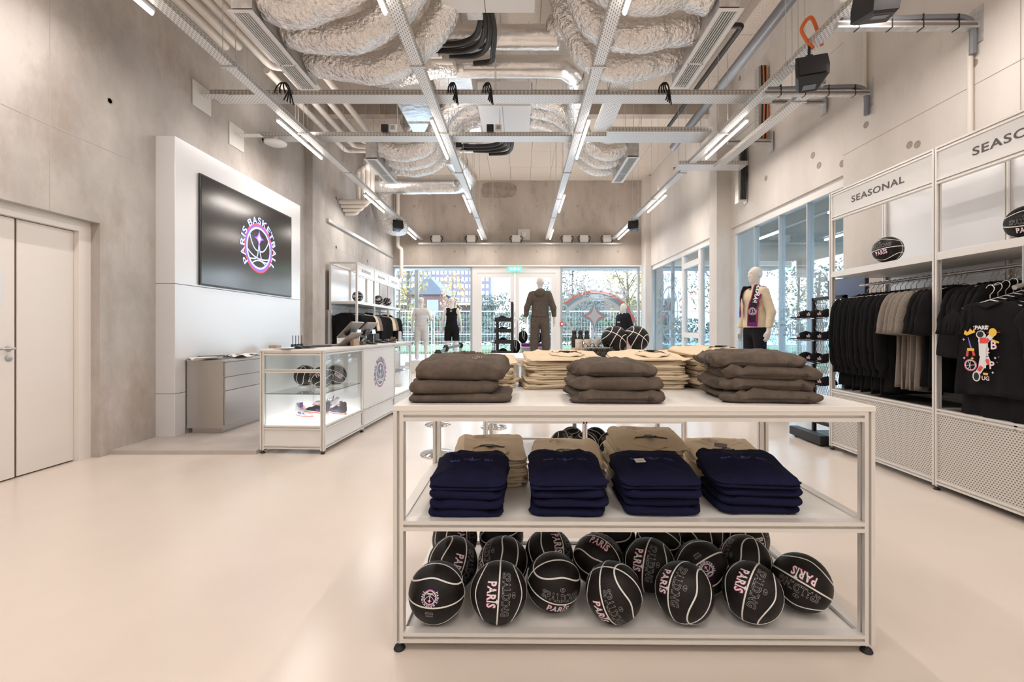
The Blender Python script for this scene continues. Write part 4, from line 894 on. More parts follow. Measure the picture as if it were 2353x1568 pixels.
# ------------------------------------------------------------------ folded clothes
CL = {}
def cloth(name, col, rough=.9, var=.12, sc=9):
    c2 = tuple(min(1, c*(1+var)) for c in col); c1 = tuple(c*(1-var) for c in col)
    CL[name] = rough_col(mat(name, col, rough, spec=.15), c1, c2, sc, 4, (1, 1, 1), .3, .7, .35, 420, .0015); return CL[name]
cloth('cream_cotton', (.72, .60, .44), .9, .05); cloth('navy_cotton', (.009, .010, .036), .9, .15); cloth('washed_grey_cotton', (.115, .092, .075), .92, .22, 22)
cloth('black_cotton', (.010, .010, .011), .9, .15); cloth('heather_grey', (.22, .19, .165), .9, .12, 60); cloth('white_jersey', (.62, .62, .62), .7, .04); cloth('black_hoodie', (.014, .014, .018), .9, .1)
LBLK = mat('black_neck_label', (.012, .012, .013), .6)
def folded(w, d, h, lobes=2, seed=0, bulge=.012, wr=.004, slope=0, skew=0, droop=.25, nA=88, bunch=0, crown=.006, lift=None):
    """one folded garment: stacked rounded layers around a rounded footprint; front at y=0, centred in x, bottom at z=0"""
    rr = random.Random(seed); vs = []; fs = []; sv = []
    nb, ns, ntp = 3, 6*lobes, 8
    for i in range(nb): sv.append(('b', i/nb))
    for i in range(ns+1): sv.append(('s', i/ns))
    for i in range(ntp): sv.append(('t', 1-(i+1)/ntp))
    o1, o2 = rr.uniform(0, 9), rr.uniform(0, 9); offs = [(rr.uniform(-.006, .006), rr.uniform(-.008, .004), rr.uniform(-.006, .006)) for _ in range(lobes+1)]
    hx, hy = w/2, d/2
    for kind, s in sv:
        for k in range(nA):
            a = 2*PI*k/nA; ca, sa = math.cos(a), math.sin(a); e = .22
            X = hx*math.copysign(abs(ca)**e, ca); Y = hy*math.copysign(abs(sa)**e, sa)
            if kind == 's':
                l = min(int(s*lobes), lobes-1); f = s*lobes - l; lob = math.sqrt(max(0, 1-(2*f-1)**2)); r_ = (lob-1)*min(h/lobes*.55, .016)
                ox, oy, od = offs[l]; z = h*s; edge = r_ + bulge*math.sin(PI*s)*.3; sc = 1
            elif kind == 'b': sc = s; z = 0; edge = -min(h/lobes*.55, .016)*s; ox, oy, od = offs[0]
            else: sc = s; z = h; edge = -min(h/lobes*.55, .016)*s; ox, oy, od = offs[lobes-1]
            x = X*sc; y = Y*sc; L = math.hypot(X/hx, Y/hy) or 1
            nz = noise.noise(Vector((x*9+o1, y*9, z*26+o2))); n2 = noise.noise(Vector((x*26+o2, y*26+o1, z*45)))
            bx = 1 + (bunch if X < -hx*.55 and bunch else 0)
            x += X/hx*edge*1.0 + ca*(nz*.010+n2*wr)*(sc if kind != 's' else 1)*bx + ox*sc; y += Y/hy*edge + sa*(nz*.008+n2*wr)*(sc if kind != 's' else 1) + oy*sc
            u = x/hx; v = y/hy
            up = z/h
            if kind != 'b':
                dome = (1-min(1, abs(u))**3)*(1-min(1, abs(v))**3)
                z = z*(1 - droop*.5*(1-dome)*.6) + up*(crown*dome + wr*1.2*n2 + .5*wr*nz + slope*v*h + (lift(u, v)*up if lift else 0))
                if bunch and u < -.45: z += up*bunch*.008*noise.noise(Vector((x*40, y*22, z*60)))
            x += skew*z
            vs.append((x, y + hy, max(z, 0)))
    n = nA; R = len(sv)
    for j in range(R-1):
        for i in range(n): fs.append((j*n+i, j*n+(i+1) % n, (j+1)*n+(i+1) % n, (j+1)*n+i))
    fs.append(tuple((R-1)*n+i for i in range(n)))
    return vs, fs
_tc_ = {}
def top_of(vs, x, y):                                                   # height of a garment's upper face near x, y
    k = id(vs)
    if k not in _tc_: A = np.array(vs); n = len(A); _tc_.clear(); _tc_[k] = (A[int(n*.55):], vs)
    A = _tc_[k][0]; d = (A[:, 0]-x)**2 + (A[:, 1]-y)**2; i = np.argpartition(d, 6)[:6]; w = 1/(d[i]+1e-6); return float((A[i, 2]*w).sum()/w.sum())
TAPE = LBLK
def sweat(name, lab, cat, grp, loc, rz, w, d, h, mt, seed, neck=None, prnt=None, lobes=2, **kw):
    vs, fs = folded(w, d, h, lobes, seed, **kw); t = thing(name, lab, cat, loc, rz, grp)
    MB().add(vs, fs).build('body', CL[mt], t, 'all')
    if neck:                                                            # neck = (x, y, rx, ry): an opening near the front of the top face
        nx, ny, rx, ry = neck
        def zz(x, y): return top_of(vs, x, y) + .0015
        ring = [(nx+rx*math.cos(a), ny+ry*math.sin(a)) for a in [2*PI*k/36 for k in range(36)]]
        MB().tube([(x, y, zz(x, y)) for x, y in ring], .0075, 8, closed=True, flat=.45).build('neck_rib', CL[mt], t, 'all')
        q = MB(); q.add([(nx, ny, zz(nx, ny)+.001)] + [(x, y, zz(x, y)+.001) for x, y in ring], [(0, 1+i, 1+(i+1) % 36) for i in range(36)]); q.build('neck_lining', CL[mt], t, 'all')
        fr = [(nx+rx*.93*math.cos(a), ny + ry*.15 + ry*.55*math.sin(a)) for a in [PI*(.02+.96*k/16) for k in range(17)]]
        q = MB(); v0 = []
        for x, y in fr: v0 += [(x, y, zz(x, y)+.002), (x, y+.012, zz(x, y)+.006)]
        q.add(v0, [(2*i, 2*i+2, 2*i+3, 2*i+1) for i in range(16)]); q.build('neck_tape', TAPE, t)
        y0 = ny + ry*.72; lb = MB().box(nx-.018, y0-.022, zz(nx, y0)+.003, nx+.018, y0+.018, zz(nx, y0)+.0075).build('neck_label', TAPE, t)
        e = [([(x*.0085+nx, y*.0085+y0-.002) for x, y in a], f, 0) for a, f, c in emblem(False, mono=True)]
        MB().art(e, lambda x, y, l: (x, y, zz(nx, y0)+.008)).build('label_emblem', mat('label_print', (.30, .18, .15), .6), lb)
        MB().box(nx+.022, y0-.012, zz(nx, y0)+.003, nx+.034, y0-.002, zz(nx, y0)+.007).build('size_tab', TAPE, t)
    if prnt:
        kind, px_, py_, s, pm = prnt
        arts = emblem(True, mono=True) if kind == 'emblem' else [(*outline2d('PARIS', 1, .05, 1), 0)]
        if kind == 'chest': arts = [(*ribbon(arc(0, .35, .62, 180, 360, 16, .5), .05), 0), (*star4(.30, 0, .25, .1), 0), (*ribbon(qb((-.5, .2), (0, -.3), (.5, .2)), .05), 0)] + \
            [(*warp(outline2d('BAS', .42, .06, 1.1), lambda x, y: (x-1.35, y+.05-(x*.15))), 0), (*warp(outline2d('ALL', .42, .06, 1.1), lambda x, y: (x+1.35, y-.0-(x*.15))), 0)]
        def f(x, y, l):
            X, Y = px_+x*s, py_+y*s*.8; return (X, Y, top_of(vs, X, Y)+.0025)
        MB().art([(a, b, 0) for a, b, c in arts], f).build('chest_print', pm, t)
    return t, vs
NP = mat('blue_thread_print', (.05, .09, .42), .6); CP = mat('tone_print', (.50, .38, .29), .8)
def stack(lab, grp, cat, name, x, y, z, w, d, hs, mt, seed, rz=0, top=None, jit=.010, **kw):
    rr = random.Random(seed); zc = z + .001; n = len(hs)
    for i, h in enumerate(hs):
        last = i == n-1; pos_ = 'topmost' if last else ('lowest' if i == 0 else (ORD[i] + ' from the bottom'))
        extra = dict(kw); neck = None; pr = None; ww, dd = w, d
        if last and top: neck = top.get('neck'); pr = top.get('print'); extra.update(top.get('kw', {})); ww += top.get('dw', 0); dd += top.get('dd', 0)
        elif top and top.get('neck') and i >= n-3: neck = top['neck']
        t, vs = sweat(name, lab.replace('#', pos_), cat, grp, (x + rr.uniform(-jit, jit), y + rr.uniform(-jit*.6, jit*.6), zc), R_(rz + rr.uniform(-3, 3)), ww, dd, h, mt, seed*17+i, neck, pr, **extra)
        zc += h * .985
    return zc
# navy sweatshirts, front of the middle shelf
for k, (x, w, rz, sk) in enumerate(((-.222, .295, 0, 0), (.196, .30, -2, 0), (.575, .31, -3, .0), (.975, .325, -3, 0))):
    who = ('leftmost', 'second', 'third', 'rightmost')[k] + ' navy stack'
    stack('navy folded sweatshirt, # of the ' + who, 'navy sweatshirts on the middle shelf', 'sweatshirt', 'folded_sweatshirt', x, YT+.035+.01*k, ZM, w, .30, (.036, .036, .036, .060), 'navy_cotton', 31+k, rz,
          {'print': ('chest', 0, .17, .055, NP), 'kw': dict(lobes=2, slope=.42, crown=.014), 'dw': .012, 'dd': .02}, .008, lobes=1, wr=.009, bulge=.01)
# cream tees behind them
for k, (x, n, rz) in enumerate(((-.13, 7, 3), (.235, 6, -2), (.625, 9, 0), (1.02, 6, -6))):
    who = ('leftmost', 'second', 'third', 'rightmost')[k] + ' cream stack of the middle shelf'
    stack('cream folded t-shirt, # of the ' + who, 'cream tees on the middle shelf', 't-shirt', 'folded_tshirt', x, YT+.385, ZM, .325, .34, [.0225]*n, 'cream_cotton', 51+k, rz,
          {'neck': (0, .085, .09, .060), 'print': ('emblem', -.04, .27, .035, CP), 'kw': dict(slope=1.0, crown=.014), 'dw': .02}, .016, lobes=2, wr=.009)
# cream tees at the back of the tabletop
for k, (x, n, rz, yy) in enumerate(((-.20, 6, 4, .50), (.215, 7, 5, .48), (.655, 7, -3, .48), (1.06, 8, 12, .46))):
    who = ('leftmost', 'second', 'third', 'rightmost')[k] + ' cream stack of the tabletop'
    stack('cream folded t-shirt, # of the ' + who, 'cream tees on the tabletop', 't-shirt', 'folded_tshirt', x, YT+yy, ZTOP, .35, .30, [.0235]*n, 'cream_cotton', 71+k, rz,
          {'neck': (.02, .085, .085, .055), 'kw': dict(slope=.6, crown=.014, wr=.009), 'dw': .03}, .020, lobes=2, wr=.011)
# washed grey trousers at the front of the tabletop
SE = mat('stitch_thread', (.05, .04, .035), .8)
def trouser(lab, x, y, z, w, d, h, seed, rz=0, elastic=False, seam=False, drw=False, **kw):
    vs, fs = folded(w, d, h, 1, seed, nA=120, **kw); t = thing('folded_trousers', lab, 'trousers', (x, y, z), R_(rz), 'washed grey trousers on the tabletop')
    MB().add(vs, fs).build('body', CL['washed_grey_cotton'], t, 'all')
    if seam:
        q = MB(); A = np.array(vs).reshape(-1, 120, 3)
        def front(row):
            r = A[3+row]; k = [a for a in range(61, 120)]; c = r[k]; c = c[np.argsort(c[:, 0])]; return c
        for row in (2, 3):
            c = front(row); xs_ = np.linspace(-w*.36, w*.36, 40); ys = np.interp(xs_, c[:, 0], c[:, 1]); zs = np.interp(xs_, c[:, 0], c[:, 2])
            q.tube([(a, b-.0016, z_ - (.003 if row == 3 else 0)) for a, b, z_ in zip(xs_, ys, zs)], .0011, 5)
        q.build('side_seam', SE, t)
        q = MB()
        for xx in (w*.30, w*.325):
            q.tube([(xx, float(np.interp(xx, front(r)[:, 0], front(r)[:, 1]))-.0016, float(np.interp(xx, front(r)[:, 0], front(r)[:, 2]))) for r in range(0, 5)], .0011, 5)
        q.build('hem_stitch', SE, t)
    if elastic:
        q = MB(); n = 200; P = []
        for i in range(n+1):
            u = i/n; xx = -w*.40 + w*.80*u; P.append((xx, d*.80 - .03*(2*u-1)**2*2 + .005*math.sin(i*.62), h + .014 + .0012*math.sin(i*.62+1) + .002*math.sin(i*.23) - .035*(2*u-1)**2))
        V = []
        for p in P: V += [(p[0], p[1]-.024, p[2]-.010), (p[0], p[1]-.012, p[2]+.010), (p[0], p[1]+.002, p[2]+.014), (p[0], p[1]+.02, p[2]-.01)]
        q.add(V, [(4*i+k, 4*i+4+k, 4*i+5+k, 4*i+1+k) for i in range(n) for k in range(3)]); q.build('elastic_waistband', CL['washed_grey_cotton'], t, 'all')
        e = [([(x_*.014+w*.17, y_*.014+.10) for x_, y_ in a], f, 0) for a, f, c in emblem(False, mono=True)] + [(*warp(ribbon(arc(0, 0, 1.4, a0, a0+60, 8), .12), lambda x_, y_: (x_*.014+w*.17, y_*.014+.10)), 0) for a0 in (150, -30)]
        MB().art(e, lambda x_, y_, l: (x_, y_, top_of(vs, x_, y_)+.002)).build('emblem_print', mat('pale_peach_print', (.62, .45, .36), .7), t)
    if drw: MB().tube(bez([(-w*.42, d*.5, h*.9), (-w*.50, d*.42, h*.95), (-w*.53, d*.34, h*.6), (-w*.545, d*.25, h*.15)], 6), .003, 6).build('drawstring', SE, t, True)
    return t
G1 = 'washed grey folded trousers, # of the leftmost grey pile'
trouser(G1.replace('#', 'lowest'), -.255, YT+.045, ZTOP+.001, .42, .30, .034, 5, 0, wr=.006, crown=.004, bunch=.6)
trouser(G1.replace('#', 'middle'), -.275, YT+.055, ZTOP+.035, .355, .30, .055, 6, 1, wr=.006, crown=.004)
trouser(G1.replace('#', 'topmost') + ' with an elastic waist', -.25, YT+.07, ZTOP+.089, .37, .31, .080, 7, -1, True, wr=.008, slope=.16, crown=.016)
for i in range(3):
    trouser('washed grey folded trousers, %s of the middle grey pile' % ('lowest', 'middle', 'topmost')[i], .395-.004*i, YT+.03+.012*i, ZTOP+.001+.050*i, (.37, .37, .345)[i], .30, (.050, .051, .052)[i], 11+i, -1, False, i != 1, wr=.008, bunch=1.8, crown=.010+.004*i)
for i in range(4):
    trouser('washed grey folded jeans, %s of the tallest grey pile' % ('lowest', 'second', 'third', 'topmost')[i], 1.02-.012*i+(0, .0, .02, -.01)[i], YT+.035+.012*i, ZTOP+.001+.046*i, (.37, .37, .39, .36)[i], .34, .048, 21+i, -4-2*i, False, True, i == 3, wr=.010, bunch=2.4, crown=.008+.004*i)
# small items on the clothes
t = thing('price_card', 'small white card lying on the third navy stack', 'card', (.515, YT+.19, ZM+.187), R_(8)); MB().box(-.022, -.015, 0, .022, .015, .002).build('card', M['paper'], t)
MB().art([(*text2d('PARIS', .008, .0), 0)], lambda x, y, l: (x, y-.003, .0025)).build('print', INK, t); t.rotation_euler = (R_(14), 0, R_(8))
t = thing('hang_tag', 'dark hang tag lying on the rightmost cream stack', 'tag', (1.02, YT+.545, ZM+.162), R_(-18)); MB().box(-.03, -.016, 0, .03, .016, .002).build('card', mat('brown_tag', (.16, .11, .10), .6), t); t.rotation_euler = (R_(20), 0, R_(-25))

# ------------------------------------------------------------------ second table with gifts
T2 = rack_table('second white display table behind the first, carrying bottles, mugs and balls', (-.34, 4.15, 0), 0, 1.86, .85, .998, ((.44, .434), (.076, .06)), True)
pile = [(.62, 4.30, 0), (.85, 4.29, 0), (.40, 4.34, 0), (.74, 4.50, 0), (.51, 4.52, 0), (.97, 4.50, 0), (1.08, 4.30, 0)]
for i, (x, y, z) in enumerate(pile):
    p = Vector((x, y, .06 + BR)); n, u = facing(p, .3*((i*7) % 5-2), .4*((i*3) % 4-1.5), -30+60*i, 1)
    ball('black basketball heaped under the second table, ' + ('front row middle', 'front row right of the leg', 'front row left', 'back row middle', 'back row left', 'back row right', 'front row right end')[i], p, n, u, 'basketballs under the second table')
def boxed_ball(lab, px_, py_, Y, s, n, u):
    p = at(px_, py_, Y); return ball(lab, p, n, u, 'basketballs shown on the second table', s)
for lab, px_, dx in (('big black basketball beside the mugs on the second table', 1412, 0), ('big black basketball at the right end of the second table', 1461, 0)):
    p = at(px_, 784, 4.32); p.z = 1.0 + .045 + BR*1.07; ball(lab, p, (.55, .3, .8), (-.15, -1, .2), 'basketballs shown on the second table', 1.07)
    r = thing('ball_stand', 'low clear ring stand under the ' + lab[4:], 'stand', (p.x, p.y, .998)); MB().tube([(.075*math.cos(a), .075*math.sin(a), .035) for a in [2*PI*k/24 for k in range(24)]], .006, 8, closed=True).build('ring', M['chrome'], r, True)
    MB().lathe([(.08, 0), (.08, .004), (.072, .032), (.07, .032)], 24).build('base', M['white'], r, True)
WB = mat('pale_wood_box', (.50, .36, .25), .6); BTL = mat('dark_bottle', (.035, .025, .02), .3, .3)
rz_ = thing('riser_box', 'pale wooden riser box carrying the mugs on the second table', 'box', (.52, 4.42, .998)); MB().rbox(0, 0, 0, .30, .22, .075, .004).build('body', WB, rz_); MB().box(.01, -.002, .035, .29, 0, .037).build('groove', INK, rz_)
CUP = mat('white_ceramic', (.76, .70, .64), .3)
for i in range(3):
    t = thing('mug', 'white printed mug, %s from the left on the wooden riser' % ORD[i], 'mug', (.575+.085*i, 4.48, 1.074), 0, 'mugs on the riser')
    MB().lathe([(.034, 0), (.036, .003), (.036, .088), (.033, .088), (.032, .008), (.001, .008)], 24).build('body', CUP, t, True)
    MB().tube([(.036+.022*math.sin(a), 0, .046-.028*math.cos(a)) for a in [PI*k/10 for k in range(11)]], .005, 8).build('handle', CUP, t, True)
    MB().art([(*ribbon([(-.02, .04), (-.008, .055), (0, .045), (.01, .058), (.02, .04)], .0025), 0)], lambda x, y, l: (.0365*math.sin(x/.0365), -.0365*math.cos(x/.0365), y)).build('skyline_print', INK, t)
for i in range(3):
    t = thing('bottle', 'dark steel drinking bottle, %s from the left behind the mugs' % ORD[i], 'bottle', (.555+.065*i, 4.70, .998), 0, 'drinking bottles behind the mugs')
    MB().lathe([(.026, 0), (.029, .004), (.029, .17), (.022, .195), (.020, .205)], 20).build('body', BTL, t, True); MB().lathe([(.022, .206), (.023, .208), (.023, .245), (.019, .25)], 20).build('cap', BTL, t, True)
for i in range(5):
    t = thing('bottle', 'dark steel drinking bottle, %s from the left behind the big balls' % ORD[i], 'bottle', (1.0+.062*i, 4.72, .998), 0, 'drinking bottles behind the big balls')
    MB().lathe([(.026, 0), (.029, .004), (.029, .17), (.022, .195), (.020, .205)], 20).build('body', BTL, t, True); MB().lathe([(.022, .206), (.023, .208), (.023, .245), (.019, .25)], 20).build('cap', BTL, t, True)
ac = thing('clear_box', 'open clear acrylic box of black keyrings on the second table', 'box', (.56, 4.18, .999)); q = MB()
q.box(0, 0, 0, .27, .20, .004).box(0, 0, 0, .27, .004, .09).box(0, .196, 0, .27, .2, .09).box(0, 0, 0, .004, .2, .09).box(.266, 0, 0, .27, .2, .09); q.build('walls', M['glass'], ac)
BG = rough_col(mat('black_gloss_bag', (.03, .03, .03), .25), (.01, .01, .01), (.12, .11, .10), 30, 3)
q = MB(); MB().box(-.001, -.001, .088, .271, .003, .092).box(-.001, -.001, 0, .002, .002, .092).build('edge', M['white_met'], ac)
for i in range(14):
    x = .025+.017*i; t = thing('keyring_pack', 'black packed keyring, %s from the left in the clear acrylic box' % ORD[i], 'keyring', (.56+x, 4.19+.012*(i % 3), 1.005), 0, 'keyring packs in the acrylic box')
    MB().rbox(-.005, 0, 0, .006, .15, .085+.02*((i*5) % 3)/2, .003, Matrix.Rotation(R_(25), 4, 'Y')).build('pack', BG, t)
    if i % 4 == 1: MB().tube([(.02*math.cos(a), .03, .10+.02*math.sin(a)) for a in [2*PI*k/16 for k in range(16)]], .003, 6, closed=True).build('ring', M['black'], t, True)
t = thing('sleeve_box', 'tall printed white box between the two big balls on the second table', 'box', (1.02-.0, 4.24, .999)); MB().rbox(-.03, 0, 0, .015, .10, .19, .002).build('carton', mat('pink_white_carton', (.62, .52, .48), .5), t)
MB().box(-.02, -.0015, .12, .005, 0, .15).build('print', PK, t)
for i in range(6):
    t = thing('glasses_case', 'black flat pouch on the second table, %s of the fanned row' % ORD[i], 'pouch', (1.30+.028*i, 4.3, .999), R_(-35), 'black pouches at the end of the second table'); MB().rbox(-.006, 0, 0, .006, .16, .075-.004*i, .004, Matrix.Rotation(R_(28), 4, 'Y')).build('pouch', BG, t)
# ------------------------------------------------------------------ garments on hangers
HM = mat('hanger_wire', (.70, .68, .66), .25, .7)
def hanger_mesh(w=.40):
    q = MB(); hook = [(.028*math.cos(a), 0, .075+.028*math.sin(a)) for a in [R_(-40+26*k) for k in range(9)]]
    q.tube([(0, 0, .0), (0, 0, .035), (.018, 0, .052)] + hook, .0028, 6); q.tube([(-w/2, 0, -.05), (-w*.3, 0, -.03), (0, 0, 0), (w*.3, 0, -.03), (w/2, 0, -.05)], .0045, 6)
    return q.mesh('hanger', HM, 'all')
def garment_meshes(key, mt, L, hw, sleeve, seed, th=.030, hood=False):
    """body hangs in the local XZ plane; neck at z=0; returns (body mesh, sleeve meshes, neck mesh)"""
    rr = random.Random(seed); q = MB(); n = 40; rows = 22; vs = []; ph = [rr.uniform(0, 6) for _ in range(4)]
    for j in range(rows+1):
        s = j/rows; z = -L*s; sh = min(1, s*L/.075)
        w = .085 + (hw-.085)*(sh**.75) if s*L < .075 else hw*(1 - .05*math.sin(PI*min(1, (s*L-.075)/(L-.075))) + .03*s)
        t = th*(.45 + .55*min(1, s*3)) * (1+.25*math.sin(5*s+ph[0]))
        if s*L < .075: z = -s*L*.9
        for k in range(n):
            a = 2*PI*k/n; x = w*math.copysign(abs(math.cos(a))**.75, math.cos(a)); y = t*math.copysign(abs(math.sin(a))**.8, math.sin(a))
            pl = s**1.3 * .014 * (math.sin(x*34+ph[1]) + .6*math.sin(x*61+ph[2]+z*5)); y += pl; z2 = z + (.012*math.sin(x*9+ph[3])*s)
            if s*L < .03: z2 -= .02*(1-abs(x)/.085)*(1 if y < 0 else .2)
            vs.append((x, y, z2))
    fs = [(j*n+i, j*n+(i+1) % n, (j+1)*n+(i+1) % n, (j+1)*n+i) for j in range(rows) for i in range(n)]
    fs = [tuple(reversed(f)) for f in fs]; fs.append(tuple(range(n))); fs.append(tuple(reversed(range(rows*n, rows*n+n))))
    q.add(vs, fs); body = q.mesh('body', mt, 'all'); sl = []
    for sd in (-1, 1):
        p = MB(); x0 = sd*(hw-.035)
        if sleeve == 'long': P = [(x0, 0, -.10), (sd*(hw+.01), .0, -.16), (sd*(hw+.045), .005, -.34), (sd*(hw+.055), .0, -.52), (sd*(hw+.045), -.01, -.68), (sd*(hw+.04), -.012, -.73), (sd*(hw+.04), -.012, -.79)]; r = [.085, .088, .075, .066, .056, .038, .040]
        else: P = [(x0, 0, -.09), (sd*(hw+.02), 0, -.14), (sd*(hw+.055), .0, -.26), (sd*(hw+.075), .0, -.40)]; r = [.080, .092, .092, .096]
        P = bez(P, 4); rr_ = np.interp(np.linspace(0, 1, len(P)), np.linspace(0, 1, len(r)), r); p.tube(P, list(rr_), 14)
        # squash in Y and crease
        p.v = [(x + .006*noise.noise(Vector((x*20, z*18, seed))), y*.34 + .012*noise.noise(Vector((x*14, z*14, seed+3))), z) for x, y, z in p.v]
        sl.append(p.mesh('sleeve', mt, 'all'))
    c = MB().tube([(.085*math.cos(a), .022*math.sin(a), -.006-.035*(1-abs(math.cos(a)))*(1 if math.sin(a) < 0 else .25)) for a in [2*PI*k/28 for k in range(28)]], .011, 8, closed=True).mesh('neck_rib', mt, 'all')
    extra = None
    if hood:
        h_ = MB().sphere((0, .02, -.03), .11, 20, 12, (1.1, .5, .95)); h_.v = [(x, y, z - .02 + .01*noise.noise(Vector((x*20, y*20, z*20)))) for x, y, z in h_.v]; extra = h_.mesh('hood', mt, 'all')
    return body, sl, c, extra
G = {}
for key, mt, L, hw, sl, hood in (('sweat', 'black_cotton', .92, .275, 'long', False), ('tee', 'black_cotton', .84, .25, 'short', False), ('gtee', 'heather_grey', .85, .26, 'short', False), ('ptee', 'black_cotton', .655, .235, 'short', False),
                                 ('zip', 'black_hoodie', .85, .27, 'long', True), ('ctee', 'cream_cotton', .82, .25, 'short', False)):
    G[key] = [garment_meshes(key, CL[mt], L*(1+.03*s), hw, sl, 5*s+len(key), .018+.004*s, hood) for s in range(2)]
HGM = hanger_mesh()
KN = {'ptee': ('t-shirt', 'hanging_tshirt'), 'sweat': ('sweatshirt', 'hanging_sweatshirt'), 'tee': ('t-shirt', 'hanging_tshirt'), 'gtee': ('t-shirt', 'hanging_tshirt'), 'zip': ('hoodie', 'hanging_hoodie'), 'ctee': ('t-shirt', 'hanging_tshirt')}
def hang(kind, x, y, zr, rz, lab, grp, v=0, hlab=None, tilt=0):
    """garment on its own hanger; zr = rail centre height, rz = heading of the garment plane"""
    h = link('hanger', HGM, None, (x, y, zr - .088), (0, 0, rz)); tag(h, hlab or 'hanger of the ' + lab, 'hanger', grp + ' hangers')
    t = thing(KN[kind][1], lab, KN[kind][0], (x, y, zr - .088 - .012), rz, grp); b, s, c, e = G[kind][v]
    link('body', b, t); link('sleeve', s[0], t); link('sleeve', s[1], t); link('neck_rib', c, t)
    if e: link('hood', e, t)
    return t
# ------------------------------------------------------------------ wall racks of aluminium profile
PERF = slots(mat('perforated_white_panel', (.66, .64, .61), .45, .2), (1, 2), (.021, .016), (.5, .5), (.16, .14, .12))
PERFH = slots(mat('perforated_grey_shelf', (.20, .18, .17), .45, .3), (1, 0), (.021, .016), (.5, .5), (.03, .03, .03))
def wall_rack(name, lab, x, y0, bays, mod, rz, words=True, H=2.685, D=.60, front=1):
    """front face lies on local x=0, depth runs to +x, bays run along +y"""
    t = thing(name, lab, 'rack', (x, y0, 0), rz); s = .04
    for b in range(bays+1):
        for xx in (s/2, D-s/2): q = MB(); post(q, xx, b*mod, .035, H); q.build('post', M['alu'], t); foot(t, xx, b*mod)
    for b in range(bays):
        a, e = b*mod+s/2, (b+1)*mod-s/2
        for z in (.05, .60, 2.645, 2.395): q = MB(); rail(q, (s/2, a, z), (s/2, e, z)); q.build('rail', M['alu'], t)
        for z in (.05, .60, 1.73, 2.645): q = MB(); rail(q, (D-s/2, a, z), (D-s/2, e, z)); q.build('rail', M['alu'], t)
        MB().box(.012, a, .09, .018, e, .60).build('perforated_panel', PERF, t); MB().box(s, a, .605, D-.01, e, .618).build('perforated_shelf', PERFH, t)
        MB().rbox(.0, a, 1.80, D-.02, e, 1.86, .003).build('upper_shelf', M['alu'], t)
        hd_ = MB().box(.010, a, 2.435, .02, e, 2.645).build('header_panel', M['white_met'], t)
        if words:
            tx = text2d('SEASONAL', .084, .018, 0, 1.42, 1.10)
            MB().art([(*tx, 0)], lambda u, v, l: (.008, (a+e)/2 - u*(1 if front > 0 else -1)*(1), 2.535+v), False).build('lettering', INK, hd_)
        MB().box(D-.012, a, .64, D-.006, e, 2.64).build('back_panel', M['panel'], t)
    for b in range(bays+1):
        for z in (.05, .60, 1.80, 2.645): q = MB(); rail(q, (s, b*mod, z), (D-s, b*mod, z)); q.build('cross_rail', M['alu'], t)
    return t
# rack on the window side: bays run away from the camera; front faces the aisle (-x)
RK = wall_rack('wall_rack', 'tall aluminium clothing rack with printed headers on the window side', 3.25, 4.775-3*1.2, 3, 1.2, 0)
for z in (): pass
q = MB().tube([(.30, 1.22, 1.715), (.30, 3.58, 1.715)], .0125, 12); q.build('hanging_rail', M['steel'], RK, True)
arm = MB().tube([(-.06, 1.765, 1.53), (.56, 1.765, 1.70)], .016, 14).tube([(-.0, 1.765, 1.545), (-.0, 1.765, 1.80)], .007, 8); arm.build('display_arm', M['steel'], RK, True)
MB().box(.07, .9, .62, .30, 1.35, .632).build('info_plate', M['white'], RK); MB().box(.07, 3.2, .62, .24, 3.5, .632).build('info_plate', M['white'], RK)
y = 4.66
for i in range(11): hang('sweat', 3.55, y - .058*i, 1.715, R_(2*math.sin(i*2.1)), 'black sweatshirt, %s from the far post of the window side rack' % ORD[i], 'black sweatshirts on the window side rack', i % 2)
for i in range(5): hang('gtee', 3.55, 4.0 - .052*i, 1.715, R_(3*math.sin(i*1.3)), 'grey marl t-shirt, %s from the black sweatshirts' % ORD[i], 'grey t-shirts on the window side rack', i % 2)
for i in range(3): hang('tee', 3.55, 3.735 - .045*i, 1.715, R_(2*math.sin(i)), 'black t-shirt before the rack post, %s from the grey ones' % ORD[i], 'black t-shirts beside the grey ones', i % 2)
for i in range(6): hang('tee', 3.61, 3.50 - .045*i, 1.715, R_(2*math.sin(i*1.7)), 'black t-shirt behind the display arm, %s from the rack post' % ORD[i], 'black t-shirts on the rear rail', i % 2)
for i in range(8):
    f = i/7; X = 3.24 + .058*i; zr = 1.545 + (X-3.22)*.28
    lab = 'black t-shirt with a colourful print on the display arm' if i == 0 else 'black t-shirt on the display arm, %s behind the printed one' % ORD[i-1]
    g = hang('ptee' if i == 0 else 'tee', X, 3.14 + .004*i, zr, -PI/2, lab, 'black t-shirts on the display arm', i % 2)
    if i == 0: PT = g
# the front print: player, tower, ball, crown and stars
L_ = []
def pol(pts, c): L_.append((pts, [tuple(range(len(pts)))], c))
def blob(cx, cy, r, c, ry=None, n=16): pol([(cx+r*math.cos(2*PI*k/n), cy+(ry or r)*math.sin(2*PI*k/n)) for k in range(n)], c)
def bar(p0, p1, w, c): L_.append((*ribbon([p0, p1], w), c))
